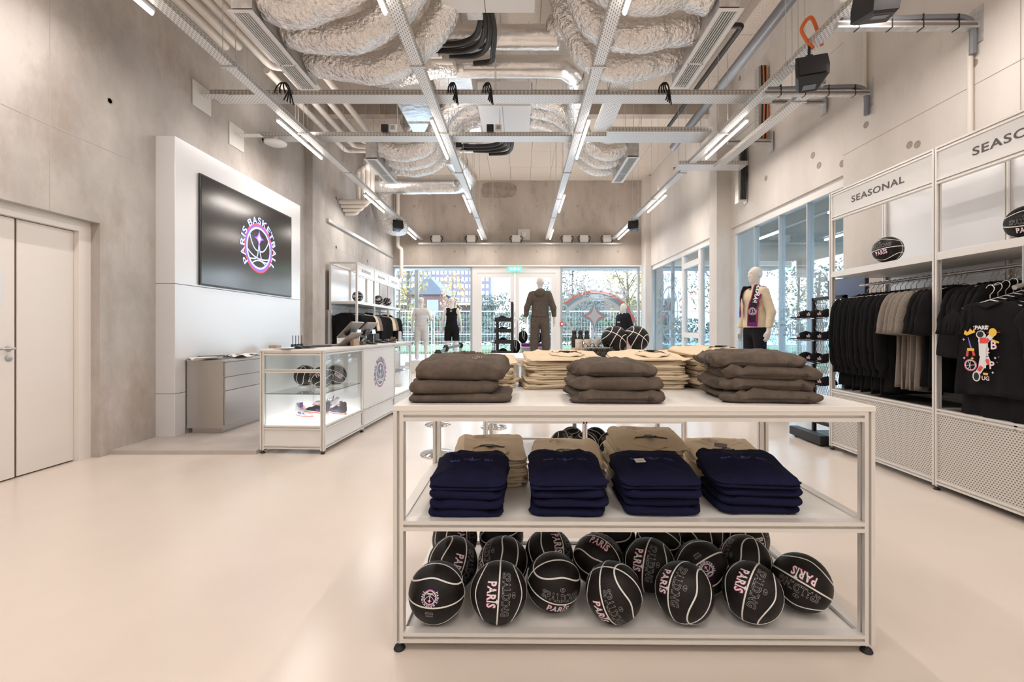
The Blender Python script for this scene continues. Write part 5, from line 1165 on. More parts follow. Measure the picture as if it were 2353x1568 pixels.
# colours 0 white 1 red 2 yellow 3 violet 4 pink 5 dark
for o, cc in ((.012, 0),):
    bar((-.005, .11), (.0, -.02), .066+o, 0); bar((.0, -.02), (-.015, -.12), .05+o, 0); bar((.02, -.03), (.045, -.085), .05, 0); bar((-.015, -.11), (-.045, -.165), .045, 0)
    bar((.01, .10), (.075, .165), .045, 0); bar((-.015, .10), (-.01, .17), .06, 0); blob(-.025, .165, .036, 0)
bar((-.005, .09), (-.005, .14), .055, 1); bar((.015, .10), (.045, .13), .03, 1); bar((.0, .07), (.002, -.06), .042, 0); bar((.028, -.045), (.048, -.09), .03, 1); bar((-.015, -.11), (-.04, -.15), .026, 1)
blob(-.025, .168, .026, 5); blob(-.055, -.20, .032, 0, .045); blob(-.055, -.20, .022, 5, .035); blob(.085, .185, .036, 2); bar((.03, .18), (.15, .188), .004, 1)
pol([(-.125, .14), (-.118, .14), (-.085, .03), (-.10, .03)], 3); pol([(-.128, .045), (-.072, .045), (-.07, .02), (-.13, .02)], 2); bar((-.125, .02), (-.13, -.03), .02, 1); bar((-.08, .02), (-.07, -.02), .02, 1)
L_.append((*ribbon(arc(-.10, -.105, .05, 0, 360, 24)[:-1], .007, True), 4)); L_.append((*ribbon(arc(-.10, -.105, .042, 0, 360, 24)[:-1], .006, True), 0)); bar((-.14, -.11), (-.06, -.10), .004, 0); L_.append((*ribbon(qb((-.12, -.07), (-.09, -.11), (-.12, -.14)), .004), 0)); bar((-.10, -.065), (-.10, -.145), .004, 0)
pol([(-.155, .17), (-.145, .205), (-.12, .185), (-.10, .22), (-.08, .195), (-.065, .225), (-.06, .185), (-.13, .155)], 2); L_.append((*warp(text2d('PARIS', .045, .05), lambda x, y: (x-.005, y+.225)), 0))
for w, c in ((.04, 4), (.015, 0)): L_.append((*warp(text2d('B', .10, w), lambda x, y: (x+.10, y+.075)), c)); L_.append((*warp(text2d('P', .09, w), lambda x, y: (x+.085, y-.095)), c)); L_.append((*warp(text2d('UG', .05, w), lambda x, y: (x+.03, y-.21)), c)); L_.append((*warp(text2d('2', .07, w), lambda x, y: (x+.05, y+.03)), c))
bar((.01, -.17), (.055, -.172), .02, 2); bar((.085, .125), (.15, .10), .014, 2)
for x_, y_, r_, c in ((-.15, .12, .014, 2), (-.145, -.045, .014, 0), (-.095, -.045, .018, 2), (.10, -.03, .014, 0), (.13, -.02, .008, 3), (.08, -.155, .014, 0), (.02, .245, .009, 1), (-.08, .235, .008, 0), (.12, -.065, .008, 1), (.045, .235, .009, 2)): L_.append((*star4(r_, x_, y_, .15), c))
MB().art([(a, b, c) for a, b, c in L_], lambda u, v, l: (u*.80, -.042 - .0004*(l % 40) - .010*abs(math.sin(u*8)), -.36+v*.80)).build('chest_print', [WH, RD, YL, PU, PK, M['rubber']], PT)
MB().box(-.02, .004, -.045, .02, .006, -.035).build('neck_tag', M['paper'], PT)
# balls on top
for lab, px_, py_, Y, dx, dz, an in (('black basketball on the window side rack, far bay', 2040, 577, 4.1, -.55, .1, 8), ('black basketball on the window side rack, nearest the camera', 2362, 512, 3.05, -.1, -.15, 4)):
    p = at(px_, py_, Y); p.z = 1.86 + BR; p.x = (px_-VX)*Y/FP; n, u = facing(p, dx, dz, an, 1); ball(lab, p, n, u, 'basketballs on the rack tops')
# far rack on the screen side, front faces +x: same kit turned round
RL = wall_rack('wall_rack', 'tall aluminium clothing rack with printed headers on the screen side', -3.447, 13.06, 3, 1.14, PI)
MB().tube([(.30, .05, 1.715), (.30, 3.4, 1.715)], .0125, 12).build('hanging_rail', M['steel'], RL, True)
spec = ['sweat']*14 + ['ctee']*3 + ['gtee']*3 + ['zip']*5 + ['sweat']*9 + ['ctee']*4 + ['gtee']*3 + ['zip']*8
cnt = {}; cb = {}
nmz = {'sweat': 'black sweatshirt', 'ctee': 'cream t-shirt', 'gtee': 'grey marl t-shirt', 'zip': 'black hooded top'}
for i, k in enumerate(spec):
    cnt[k] = cnt.get(k, 0) + 1; y = 9.76 + .067*i
    bay = 'near' if y < 10.78 else ('middle' if y < 11.92 else 'far')
    cb[bay] = cb.get(bay, 0) + 1
    hang(k, -3.75, y, 1.715, R_(2*math.sin(i*1.9)), '%s, %s in the %s bay of the screen side rack' % (nmz[k], ORD[cb[bay]-1], bay), '%ss in the %s bay of the screen side rack' % (nmz[k], bay), i % 2)
for i, (px_, py_, Y) in enumerate(((822, 681, 9.95), (869, 687, 11.15), (889, 690, 11.95))):
    p = at(px_, py_, Y); p.z = 1.86 + BR; n, u = facing(p, .8*(i-1), .3, 20*i, 1); ball('black basketball on the upper shelf of the screen side rack, %s bay' % ('near', 'middle', 'far')[i], p, n, u, 'basketballs on the far rack top')
mr = thing('leaning_mirror', 'narrow metal framed mirror standing beside the far rack', 'mirror', (-4.11, 9.40, .04)); q = MB(); frame_rect(q, 0, 0, .20, 1.62, 0, .025, .03); q.build('frame', M['steel'], mr); MB().box(.02, -.004, .02, .18, .004, 1.6).build('glass', M['chrome'], mr)
# caps and their stands
def cap_sdf(X, Y, Z):
    d = ell_((X, Y, Z), (0, 0, 0), (.085, .095, .088)); inn = ell_((X, Y, Z), (0, 0, -.006), (.080, .090, .083)); d = np.maximum(d, -inn); d = np.maximum(d, -Z)
    r = np.sqrt((X/.088)**2 + ((Y+.09)/.085)**2); zc = .012 - .30*np.abs(X)*np.abs(X)*10*.35 - .012; br = np.maximum(np.maximum((r-1)*.08, np.abs(Z-zc-.004)-.0028), Y+.055)
    return smin(np.minimum(d, br), np.sqrt(X**2+Y**2+(Z-.088)**2)-.007, .003)
CAPM = sdf_mesh('cap', cap_sdf, (-.1, -.19, -.03), (.1, .11, .105), .0042, CL['black_cotton'])
def capp(x, y): a = x/.088; b = y/.1; return Vector((.0885*math.sin(a)*math.cos(b), -.0985*math.cos(a)*math.cos(b), .030 + .075*math.sin(b)))
CPR = MB().art([(*text2d('PARIS', .045, .05, 0, .62), 1), (*text2d('PARIS', .045, .01, 0, .62), 0)], lambda x, y, l: capp(x, y)*(1.012+.004*l)).art([(*star4(.012, .012, .03, .12), 2)], lambda x, y, l: capp(x, y)*1.016).mesh('front_print', [PLK, mat('cap_coral', (.75, .16, .18), .6), WH])
def cap_thing(lab, loc, rz, grp):
    t = thing('cap', lab, 'cap', loc, rz, grp); link('body', CAPM, t); link('front_print', CPR, t); return t
ME = slots(mat('expanded_mesh', (.45, .46, .46), .4, .4), (1, 2), (.03, .018), (.72, .6), (.02, .02, .02))
def mesh_panel(q, y0, y1, z0, z1, x=0, step=.045, w=.0022):
    n = int((y1-y0)/step)
    for s in (-1, 1):
        k = -int((z1-z0)/step)
        while k < n + int((z1-z0)/step):
            a = y0 + k*step; za, zb = z0, z1; ya, yb = a, a + s*(z1-z0)*.55
            # clip to the panel
            def cl(ya, za, yb, zb):
                ts = [0, 1]
                for lim in (y0, y1):
                    if (ya-lim)*(yb-lim) < 0: ts.append((lim-ya)/(yb-ya))
                ts.sort(); out = []
                for t0, t1 in zip(ts[:-1], ts[1:]):
                    tm = (t0+t1)/2; ym = ya+(yb-ya)*tm
                    if y0-1e-6 <= ym <= y1+1e-6: out.append((ya+(yb-ya)*t0, za+(zb-za)*t0, ya+(yb-ya)*t1, za+(zb-za)*t1))
                return out
            for c in cl(ya, za, yb, zb):
                q.tube([(x, c[0], c[1]), (x, c[2], c[3])], w, 3, caps=False)
            k += 1
cs = thing('cap_stand', 'black steel cap stand with an expanded mesh back beyond the clothing rack', 'display stand', (3.2, 4.86, 0))
MB().rbox(0, 0, .02, .10, .56, .115, .004).rbox(.1, 0, .02, .60, .56, .06, .004).build('base', M['black_m'], cs)
MB().lathe([(.02, 0), (.02, .02)], 10, Matrix.Translation((.05, .06, 0))).lathe([(.02, 0), (.02, .02)], 10, Matrix.Translation((.05, .5, 0))).lathe([(.02, 0), (.02, .02)], 10, Matrix.Translation((.55, .5, 0))).build('foot', M['rubber'], cs, True)
for yy in (.01, .52): MB().box(.26, yy, .06, .30, yy+.03, 1.62).build('upright', M['black_m'], cs)
MB().box(.26, .01, 1.6, .30, .55, 1.63).box(.26, .01, .16, .30, .55, .20).build('cross_bar', M['black_m'], cs)
q = MB(); mesh_panel(q, .04, .52, .2, 1.6, .28, .04); q.build('expanded_mesh', M['steel'], cs)
for r, z in enumerate((1.40, 1.155, .91, .66)):
    for c, yy in enumerate((.50, .31, .12)):
        MB().tube([(.26, yy, z-.01), (.02, yy, z-.025), (.0, yy, z-.0)], .004, 6).box(-.01, yy-.03, z-.025, .03, yy+.03, z-.018).build('cap_hook', M['chrome'], cs, True)
        cap_thing('black cap on the mesh stand, %s row and %s column' % (('top', 'second', 'third', 'lowest')[r], ('far', 'middle', 'near')[c]), (3.36, 4.86+yy, z-.005), -PI/2, 'caps on the mesh stand')
sc_ = thing('screen', 'dark screen on the wall column behind the clothing rack', 'screen', (3.80, 5.0, 1.62)); MB().rbox(-.01, 0, 0, .03, .62, .24, .004).build('housing', M['black'], sc_); MB().box(-.013, .01, .01, -.01, .61, .23).build('display', mat('dark_blue_display', (.01, .015, .04), .25, emit=(.01, .015, .05), es=.5), sc_)
MB().box(.03, .3, .05, .10, .36, .2).build('wall_mount', M['black'], sc_)
# back cap stand
c2 = thing('cap_stand', 'black cap stand of open shelves in front of the entrance door', 'display stand', (-.50, 8.15, 0))
MB().box(.33, 0, 0, .37, .04, 1.75).box(.33, .46, 0, .37, .5, 1.75).build('upright', M['black_m'], c2); MB().box(.06, 0, 0, .09, .03, 1.42).box(.06, .47, 0, .09, .5, 1.42).build('upright', M['black_m'], c2); MB().box(-.05, -.02, 0, .42, .52, .05).build('base', M['black_m'], c2)
for r, z in enumerate((1.42, 1.22, 1.02, .82)):
    MB().box(.04, 0, z-.02, .36, .5, z-.005).box(.04, -.005, z-.02, .36, 0, z+.05).build('shelf', M['black_m'], c2)
    for c in range(3):
        cap_thing('black cap on the entrance shelf stand, %s shelf and %s place' % (('top', 'second', 'third', 'lowest')[r], ('front', 'middle', 'rear')[c]), (-.33, 8.25+.15*c, z-.003), -PI/2+R_(-8), 'caps on the shelf stand')
# ------------------------------------------------------------------ cash desk
CT = thing('sales_counter', 'long white glass fronted sales counter with the round emblem', 'counter', (-2.64, 4.61, 0), -R_(3.0)*1.0)
W_, LN, CHT = .665, 3.02, 1.057
secs = (0, 1.0, 2.17, 3.02)
for i, y in enumerate(secs):
    for x in (.02, W_-.02):
        yy = y + (.02 if i == 0 else (-.02 if i == 3 else 0)); q = MB(); post(q, x, yy, .035, CHT-.02); q.build('post', M['alu'], CT); foot(CT, x, yy)
for z in (.05, .245, CHT-.06):
    for x in (.02, W_-.02): q = MB(); rail(q, (x, .04, z), (x, LN-.04, z)); q.build('rail', M['alu'], CT)
    for y in (.02, LN-.02): q = MB(); rail(q, (.04, y, z), (W_-.04, y, z)); q.build('rail', M['alu'], CT)
q = MB(); rail(q, (.04, .02, .82), (W_-.04, .02, .82), .035); q.build('rail', M['alu'], CT)
MB().rbox(-.004, -.004, CHT-.02, W_+.004, LN+.004, CHT, .003).build('worktop', M['white'], CT)
MB().box(.03, .03, .262, W_-.02, LN-.03, .284).build('glow_stop_base', M['white_met'], CT)  # opaque plate added under the glowing floor to stop light spilling below
LM = mat('lit_case_floor', (.9, .9, .9), .4, emit=(1, .98, .97), es=1.3)
MB().box(.04, .04, .285, W_-.03, LN-.04, .292).build('lit_display_floor', LM, CT)
MB().box(.035, .014, .09, W_-.035, .022, .245).build('kick_panel', M['white_met'], CT)
for i in range(3):
    a, e = secs[i]+.02, secs[i+1]-.02
    MB().box(W_-.022, a+.01, .09, W_-.014, e-.01, .245).build('kick_panel', M['white_met'], CT)
    if i == 1:
        pn = MB().box(W_-.024, a+.005, .29, W_-.004, e-.005, CHT-.06).build('front_panel', M['white_met'], CT)
        e2 = [(vs, fs, c) for vs, fs, c in emblem(True, (0, 1, 2))]; GREYP = mat('steel_blue_print', (.22, .25, .33), .5)
        MB().art([([(x*.175, y*.175) for x, y in [(.97*math.cos(2*PI*k/40), .97*math.sin(2*PI*k/40)) for k in range(40)]], [tuple(range(40))], 0)], lambda x, y, l: (W_-.0035, (a+e)/2+x, .66+y)).build('emblem_disc', GREYP, pn)
        MB().art([([(x*.175, y*.175) for x, y in vs], fs, (3 if j == len(e2)-1 else c)) for j, (vs, fs, c) in enumerate(e2)], lambda x, y, l: (W_-.0032+.0002*l, (a+e)/2+x, .66+y)).build('emblem_print', [WH, mat('grey_violet_print', (.25, .24, .5), .5), mat('dusty_pink_print', (.55, .25, .35), .5), GREYP], pn)
    else:
        MB().box(W_-.016, a, .29, W_-.010, e, CHT-.06).build('glass_pane', M['glass'], CT); MB().box(.03, a, .292, .04, e, CHT-.06).build('back_panel', M['white_met'], CT)
        MB().box(.045, a, .60, W_-.03, e, .606).build('glass_shelf', M['glass'], CT); MB().box(W_-.03, a, .599, W_-.027, e, .607).box(.045, a-.001, .599, W_-.03, a+.002, .607).build('shelf_edge', mat('glass_edge', (.12, .17, .17), .2), CT)
MB().box(.04, .010, .285, W_-.04, .016, .82).box(.04, .010, .855, W_-.04, .016, CHT-.06).build('glass_pane', M['glass'], CT)
for i, y in enumerate((1.0, 2.17)): MB().box(.04, y-.004, .29, W_-.04, y+.004, CHT-.06).build('divider', M['white_met'], CT)
def cw(x, y, z): a = -R_(3.0); return Vector((-2.64 + x*math.cos(a) - y*math.sin(a), 4.61 + x*math.sin(a) + y*math.cos(a), z))
for i, (x, y, z) in enumerate(((.48, .33, .606), (.50, .62, .606), (.20, .50, .606))):
    p = cw(x, y, z + BR + .02); n, u = facing(p, .7*(i-.5), .6-.5*i, 30-60*i, 1); ball('black basketball in the glass case of the counter, ' + ('nearest the end pane', 'nearest the aisle pane', 'at the back')[i], p, n, u, 'basketballs in the counter case')
    r = thing('ball_stand', 'clear ring stand in the counter case under the ball ' + ('nearest the end pane', 'nearest the aisle pane', 'at the back')[i], 'stand', (p.x, p.y, .6065), 0, 'ring stands in the counter case'); MB().lathe([(.07, 0), (.07, .003), (.062, .030), (.058, .030), (.064, .003)], 24).build('ring', M['white'], r, True)
# trainers on the lit floor
SHW = mat('shoe_white', (.75, .74, .76), .5); SHB = mat('shoe_dark', (.03, .03, .05), .5); SHR = mat('shoe_orange_red', (.75, .12, .05), .5); SHV = mat('shoe_violet', (.16, .12, .45), .5)
def shoe_upper(X, Y, Z):
    P = (X, Y, Z); d = cap_(P, (0, -.02, .045), (0, .09, .05), .036, .040); d = smin(d, cap_(P, (0, -.10, .030), (0, -.02, .045), .030, .036), .03); d = smin(d, cap_(P, (0, .085, .06), (0, .095, .115), .036, .036), .03)
    d = smax(d, -(Z-.012), .006); return smax(d, -cap_(P, (0, .075, .115), (0, .085, .20), .026, .034), .004)
SHU = sdf_mesh('shoe_upper', shoe_upper, (-.06, -.16, 0), (.06, .16, .17), .006, [SHB])
SHU2 = SHU.copy(); SHU2.materials[0] = SHW
_s = MB(); pr = [(.040*math.sin(a)*(1+.12*math.cos(a)), -.145*math.cos(a)-.0, 0) for a in [2*PI*k/28 for k in range(28)]]
_s.prism([(x, y) for x, y, z in pr], 0, .024); SOLE = _s.mesh('sole', SHW, True); _s = MB(); _s.prism([(x*1.04, y*1.03) for x, y, z in pr], .006, .013); STR = _s.mesh('sole_stripe', SHR, True)
LC = MB()
for k in range(5): LC.tube([(-.020, -.045+.022*k, .073+.010*k), (0, -.05+.022*k, .084+.010*k), (.020, -.045+.022*k, .073+.010*k)], .003, 5)
LAC = LC.mesh('laces', SHR, 'all'); SW = MB().box(.032, -.05, .034, .0425, .06, .05).box(-.0425, -.05, .034, -.032, .06, .05).mesh('side_flash', SHV)
TG = MB().rbox(-.020, .050, .085, .020, .060, .150, .004).mesh('tongue', SHV)
def shoe(lab, x, y, rz, dark=True, z=.294, tilt=0):
    t = thing('trainer', lab, 'shoe', cw(x, y, z + (.045 if tilt else 0)), rz, 'trainers in the counter case'); t.rotation_euler = (R_(tilt), 0, rz); link('upper', SHU if dark else SHU2, t); link('sole', SOLE, t); link('sole_stripe', STR, t); link('laces', LAC, t); link('side_flash', SW, t); link('tongue', TG, t)
shoe('dark violet and orange high trainer in the counter case, nearest the end pane', .40, .38, R_(-35), True, .294, -14); shoe('dark violet high trainer in the counter case, nearest the aisle pane', .52, .62, R_(-120), True)
shoe('white and orange trainer in the counter case, at the back', .22, .45, R_(60), False); shoe('white trainer in the counter case, deepest from the end pane', .30, .78, R_(-70), False, .294, -14)
for i, (x, y) in enumerate(((.40, .38), (.30, .78))): s = thing('shoe_prop', 'small clear prop under a tilted trainer, ' + ('end pane side', 'deeper one'), 'stand', cw(x, y, .292)) if False else None
# things on the counter
def on(lab, name, cat, x, y, rz=0, g=None): return thing(name, lab, cat, cw(x, y, CHT), R_(rz)-R_(3.0), g)
t = on('black computer mouse at the near end of the counter', 'computer_mouse', 'mouse', .30, .18, 60); MB().sphere((0, 0, .012), .03, 16, 10, (1, 1.7, .75)).build('shell', M['black'], t, True); MB().rbox(-.20, -.12, 0, .12, .12, .003, .001).build('mouse_mat', M['black'], t)
t = on('flat black keyboard on the counter beside the mouse', 'keyboard', 'keyboard', .30, .55, 80); MB().rbox(-.20, -.07, 0, .20, .07, .012, .004).build('case', M['black'], t)
for r in range(4): MB().box(-.19, -.06+.032*r, .012, .19, -.035+.032*r, .017).build('key_row', M['black_m'], t)
LAPM = mat('laptop_grey', (.27, .24, .22), .35, .6)
t = on('open grey laptop with its lid towards the room', 'laptop', 'laptop', .42, .98, 0)
MB().rbox(-.30, -.17, 0, -.02, .17, .015, .003).build('base', LAPM, t); MB().box(-.004, -.17, 0, .004, .17, .24, Matrix.Rotation(R_(48), 4, 'Y')@Matrix.Translation((0, 0, 0))).build('lid', LAPM, t)
for i, y in enumerate((1.22, 1.72)):
    t = on('grey till monitor tilted back on the counter, %s one' % ('nearer', 'farther')[i], 'till_monitor', 'monitor', .34, y, 0)
    Rm = Matrix.Translation((-.02, 0, .10)) @ Matrix.Rotation(R_(44), 4, 'Y'); MB().rbox(-.012, -.19, 0, .012, .19, .27, .006, Rm).build('screen_body', LAPM, t); MB().box(-.014, -.18, .01, -.012, .18, .26, Rm).build('display', M['black'], t)
    MB().cbox((.02, 0, .18), (.05, .14, .10), Matrix.Rotation(R_(15), 4, 'Y')).build('rear_housing', M['black'], t)
    MB().tube([(.05, 0, .15), (.07, 0, .09), (.0, 0, .012)], .018, 10).build('arm', M['chrome'], t, True); MB().rbox(-.10, -.10, 0, .12, .10, .02, .01).build('base', M['black'], t)
    t2 = on('little white customer display behind the %s till monitor' % ('nearer', 'farther')[i], 'customer_display', 'display', .50, y+.05, 0); MB().tube([(0, 0, 0), (0, 0, .16)], .008, 8).build('pole', M['chrome'], t2, True); MB().rbox(-.008, -.045, .14, .008, .045, .20, .004).build('screen', mat('lit_display', (.5, .6, .75), .3, emit=(.5, .6, .8), es=.6), t2)
for i, (x, y, w, d, h) in enumerate(((.47, 1.12, .12, .17, .085),)):
    t = on('small cream cardboard box with a black stripe on the counter edge', 'carton', 'box', x, y); MB().rbox(-w/2, -d/2, 0, w/2, d/2, h, .003).build('body', WB, t); MB().box(-.02, -d/2-.001, 0, .015, d/2+.001, h+.001).build('stripe', M['black'], t)
for i, y in enumerate((1.55, 2.0, 2.35)):
    t = on('black card payment terminal on the counter, %s from the camera' % ORD[i], 'card_terminal', 'card reader', .53, y, 90+8*i, 'card terminals on the counter'); MB().rbox(-.038, -.09, 0, .038, .09, .03, .01, Matrix.Rotation(R_(12), 4, 'X')).build('case', M['black'], t); MB().cbox((0, .04, .045), (.055, .05, .003), Matrix.Rotation(R_(12), 4, 'X')).build('screen', mat('terminal_display', (.3, .35, .4), .3), t)
t = on('black till printer box on the counter', 'receipt_printer', 'printer', .35, 2.12); MB().rbox(-.07, -.09, 0, .07, .09, .14, .01).build('case', M['black'], t); MB().box(.02, -.05, .14, .03, .05, .17).build('paper_strip', M['paper'], t)
t = on('clear acrylic tray with small items on the counter', 'acrylic_tray', 'tray', .52, 1.33); q = MB(); q.box(-.05, -.07, 0, .05, .07, .004).box(-.05, -.07, 0, -.046, .07, .12).box(.046, -.07, 0, .05, .07, .12).box(-.05, -.07, 0, .05, -.066, .12).box(-.05, .066, 0, .05, .07, .12); q.build('walls', M['glass'], t); MB().rbox(-.035, -.05, .005, .03, .04, .05, .005).build('contents', mat('brown_goods', (.20, .13, .10), .7), t)
t = on('small dark cap of keyrings near the far end of the counter', 'keyring_bowl', 'bowl', .48, 2.62); MB().lathe([(.03, 0), (.06, .01), (.075, .05), (.07, .05), (.055, .015), (.01, .01)], 20).build('bowl', M['glass'], t, True)
for k in range(7): MB().sphere((.04*math.cos(k*2.4)*(k % 3)/2, .04*math.sin(k*2.4)*(k % 3)/2, .04+.012*(k % 3)), .022, 10, 7).build('ball_keyring', mat('brown_ball', (.15, .08, .045), .6) if k == 0 else bpy.data.materials['brown_ball'], t, True)
t = on('clear stand of pale leaflets at the far end of the counter', 'leaflet_stand', 'stand', .52, 2.85); MB().box(-.003, -.05, 0, .003, .05, .17).box(-.03, -.05, 0, .03, .05, .004).build('holder', M['white'], t); MB().rbox(.004, -.04, .01, .02, .04, .16, .002).build('leaflets', mat('pale_leaflet', (.6, .6, .68), .6), t)
t = on('white cartons of small goods on the counter by the till', 'carton', 'box', .20, 1.45); MB().rbox(-.05, -.06, 0, .05, .06, .10, .004).build('body', M['paper'], t)

# steel cabinet behind the counter
cb = thing('steel_cabinet', 'brushed steel drawer cabinet against the white panel wall', 'cabinet', (-3.905, 5.32, .041)); cd, cl, chh = .45, 2.6, .855
MB().box(0, 0, .06, cd-.02, cl, chh-.02).box(.04, .04, 0, cd-.06, cl-.04, .06).build('body', M['steel'], cb); MB().rbox(-.0, -.004, chh-.02, cd, cl, chh, .003).build('worktop', M['steel'], cb)
MB().box(-.004, -.006, .0, .0, -.001, chh).build('edge_gap', M['black'], cb)
for c in range(3):
    a = .012 + c*.86; e = a + .85
    for z0, z1 in ((.66, .828), (.50, .652)): d_ = MB().rbox(cd-.022, a, z0, cd, e, z1, .004).build('drawer', M['steel'], cb)
    MB().rbox(cd-.022, a, .09, cd, e, .492, .004).build('door', M['steel'], cb)
# papers and clutter on it
rr = random.Random(4)
for i in range(9):
    x = -3.80+.26*rr.random(); y = 5.38 + .22*i; t = thing('paper_sheet', 'loose paper or folder lying on the steel cabinet, %s from the near end' % ORD[i], 'paper', (x, y, .897+.003*(i % 2)), rr.uniform(-.6, .6)); q = MB(); n = 6
    vs = []; h = .02+.03*rr.random()
    for a in range(n+1):
        for b in range(2): vs.append((-.12+.24*a/n, -.15+.3*b, .004 + h*abs(math.sin(a/n*PI*1.5+i))))
    q.add(vs, [(2*a, 2*a+2, 2*a+3, 2*a+1) for a in range(n)]); o = q.build('sheet', (M['paper'], M['black'], M['paper'], mat('grey_folder', (.3, .28, .27), .6))[i % 4], t, True); sm = o.modifiers.new('thickness', 'SOLIDIFY'); sm.thickness = .003
t = thing('radio_charger', 'row of black walkie-talkies charging at the far end of the cabinet', 'radio', (-3.70, 7.35, .897)); MB().rbox(-.05, -.02, 0, .05, .42, .03, .006).build('charger', M['black'], t)
for k in range(4): MB().rbox(-.02, .02+.10*k, .03, .02, .07+.10*k, .12, .006).tube([(0, .045+.10*k, .12), (0, .045+.10*k, .26)], .006, 6).build('handset', M['black'], t)
t = thing('carton', 'small cream box on the steel cabinet near the radios', 'box', (-3.72, 6.9, .897)); MB().rbox(-.06, -.07, 0, .06, .07, .12, .004).build('body', WB, t)

# screen on the panel wall
tv = thing('wall_screen', 'big black screen showing the round team emblem on the white panel', 'screen', (-3.906, 5.52, 1.80)); TL, TH = 2.21, 1.36
MB().rbox(0, 0, 0, .020, TL, TH, .006).build('bezel', mat('black_bezel', (.01, .01, .01), .3), tv)
MB().box(.020, .022, .022, .022, TL-.022, TH-.022).build('display', mat('black_display', (.012, .012, .013), .16, spec=.9), tv)
EMS = [mat('screen_pale_blue', (.3, .3, .6), .5, emit=(.38, .46, .95), es=.85), mat('screen_violet', (.1, .05, .5), .5, emit=(.16, .09, .85), es=.9), mat('screen_red', (.4, .05, .05), .5, emit=(.50, .04, .07), es=.8)]
_s = .35; cy, cz_ = 1.24, TH/2 - .02
MB().art([([(x*_s, y*_s) for x, y in a], f, c) for a, f, c in emblem()], lambda x, y, l: (.0225+.0003*l, cy+x, cz_+y)).build('emblem_graphic', EMS, tv)
# paper notice on the door
t = thing('door_notice', 'white paper notice on the near door leaf', 'notice', (DX+.0065, 3.64, 1.60)); MB().box(0, -.10, -.15, .001, .105, .15).build('sheet', mat('bluish_paper', (.72, .76, .80), .6), t)
MB().art([(*warp(text2d('Accès', .05, .01), lambda x, y: (x, y-.03)), 0), (*warp(text2d('interdit', .05, .01), lambda x, y: (x, y-.085)), 0)], lambda x, y, l: (.0015, x+.005, y)).build('print', INK, t)
# ------------------------------------------------------------------ shop mannequins (local: facing -y, feet at z=0, 1.85 m tall)
MAN = mat('mannequin_white', (.74, .70, .65), .45)
def limbs(pose):
    J = {}
    for s, k in ((-1, 'r'), (1, 'l')):
        e, w, hnd = pose.get(k, ((.255, .01, 1.17), (.285, -.03, .92), (.285, -.045, .80)))
        J[k] = [(s*.175, 0, 1.475), (s*e[0], e[1], e[2]), (s*w[0], w[1], w[2]), (s*hnd[0], hnd[1], hnd[2])]
        kn = pose.get('k'+k, (.125, -.01, .50)); an = pose.get('a'+k, (.135, .01, .085)); J['leg'+k] = [(s*.095, 0, .93), (s*kn[0], kn[1], kn[2]), (s*an[0], an[1], an[2])]
    return J
def torso(P, g=0.0):
    d = cap_(P, (0, .01, .97), (0, .01, 1.02), .150+g, .142+g, 1.35); d = smin(d, cap_(P, (0, .0, 1.02), (0, 0, 1.18), .138+g, .122+g, 1.35), .06)
    d = smin(d, cap_(P, (0, 0, 1.18), (0, .0, 1.36), .125+g, .150+g, 1.3), .06); d = smin(d, cap_(P, (-.085, .0, 1.40), (.085, .0, 1.40), .092+g, .092+g, 1.05), .05)
    return smin(d, cap_(P, (-.15, .01, 1.465), (.15, .01, 1.465), .052+g, .052+g), .05)
def legs(P, J, g=0.0, gk=None):
    gk = g if gk is None else gk; d = None
    for k in 'rl':
        h, kn, an = J['leg'+k]; a = cap_(P, h, kn, .086+g, .056+gk); b = smin(a, cap_(P, kn, an, .056+gk, .036+gk), .03)
        c = (kn[0]*.5+an[0]*.5, kn[1]+.025, kn[2]-.12); b = smin(b, cap_(P, (kn[0], kn[1]+.01, kn[2]-.04), c, .040+gk, .048+gk), .03); d = b if d is None else smin(d, b, .02)
    return d
def feet(P, J):
    d = None
    for k in 'rl':
        a = J['leg'+k][2]; s = -1 if k == 'r' else 1; f = smin(cap_(P, (a[0], a[1]+.01, a[2]-.03), (a[0]+s*.012, a[1]-.10, a[2]-.055), .038, .028), cap_(P, (a[0]+s*.01, a[1]-.09, a[2]-.055), (a[0]+s*.02, a[1]-.155, a[2]-.062), .030, .022), .02); d = f if d is None else np.minimum(d, f)
    return d
def arms(P, J, g=0.0, gw=None, part='both'):
    gw = g if gw is None else gw; d = None
    for k in 'rl':
        s_, e, w, h = J[k]; a = smin(cap_(P, s_, e, .052+g, .040+g), cap_(P, e, w, .041+g, .027+gw), .02); d = a if d is None else np.minimum(d, a)
    return d
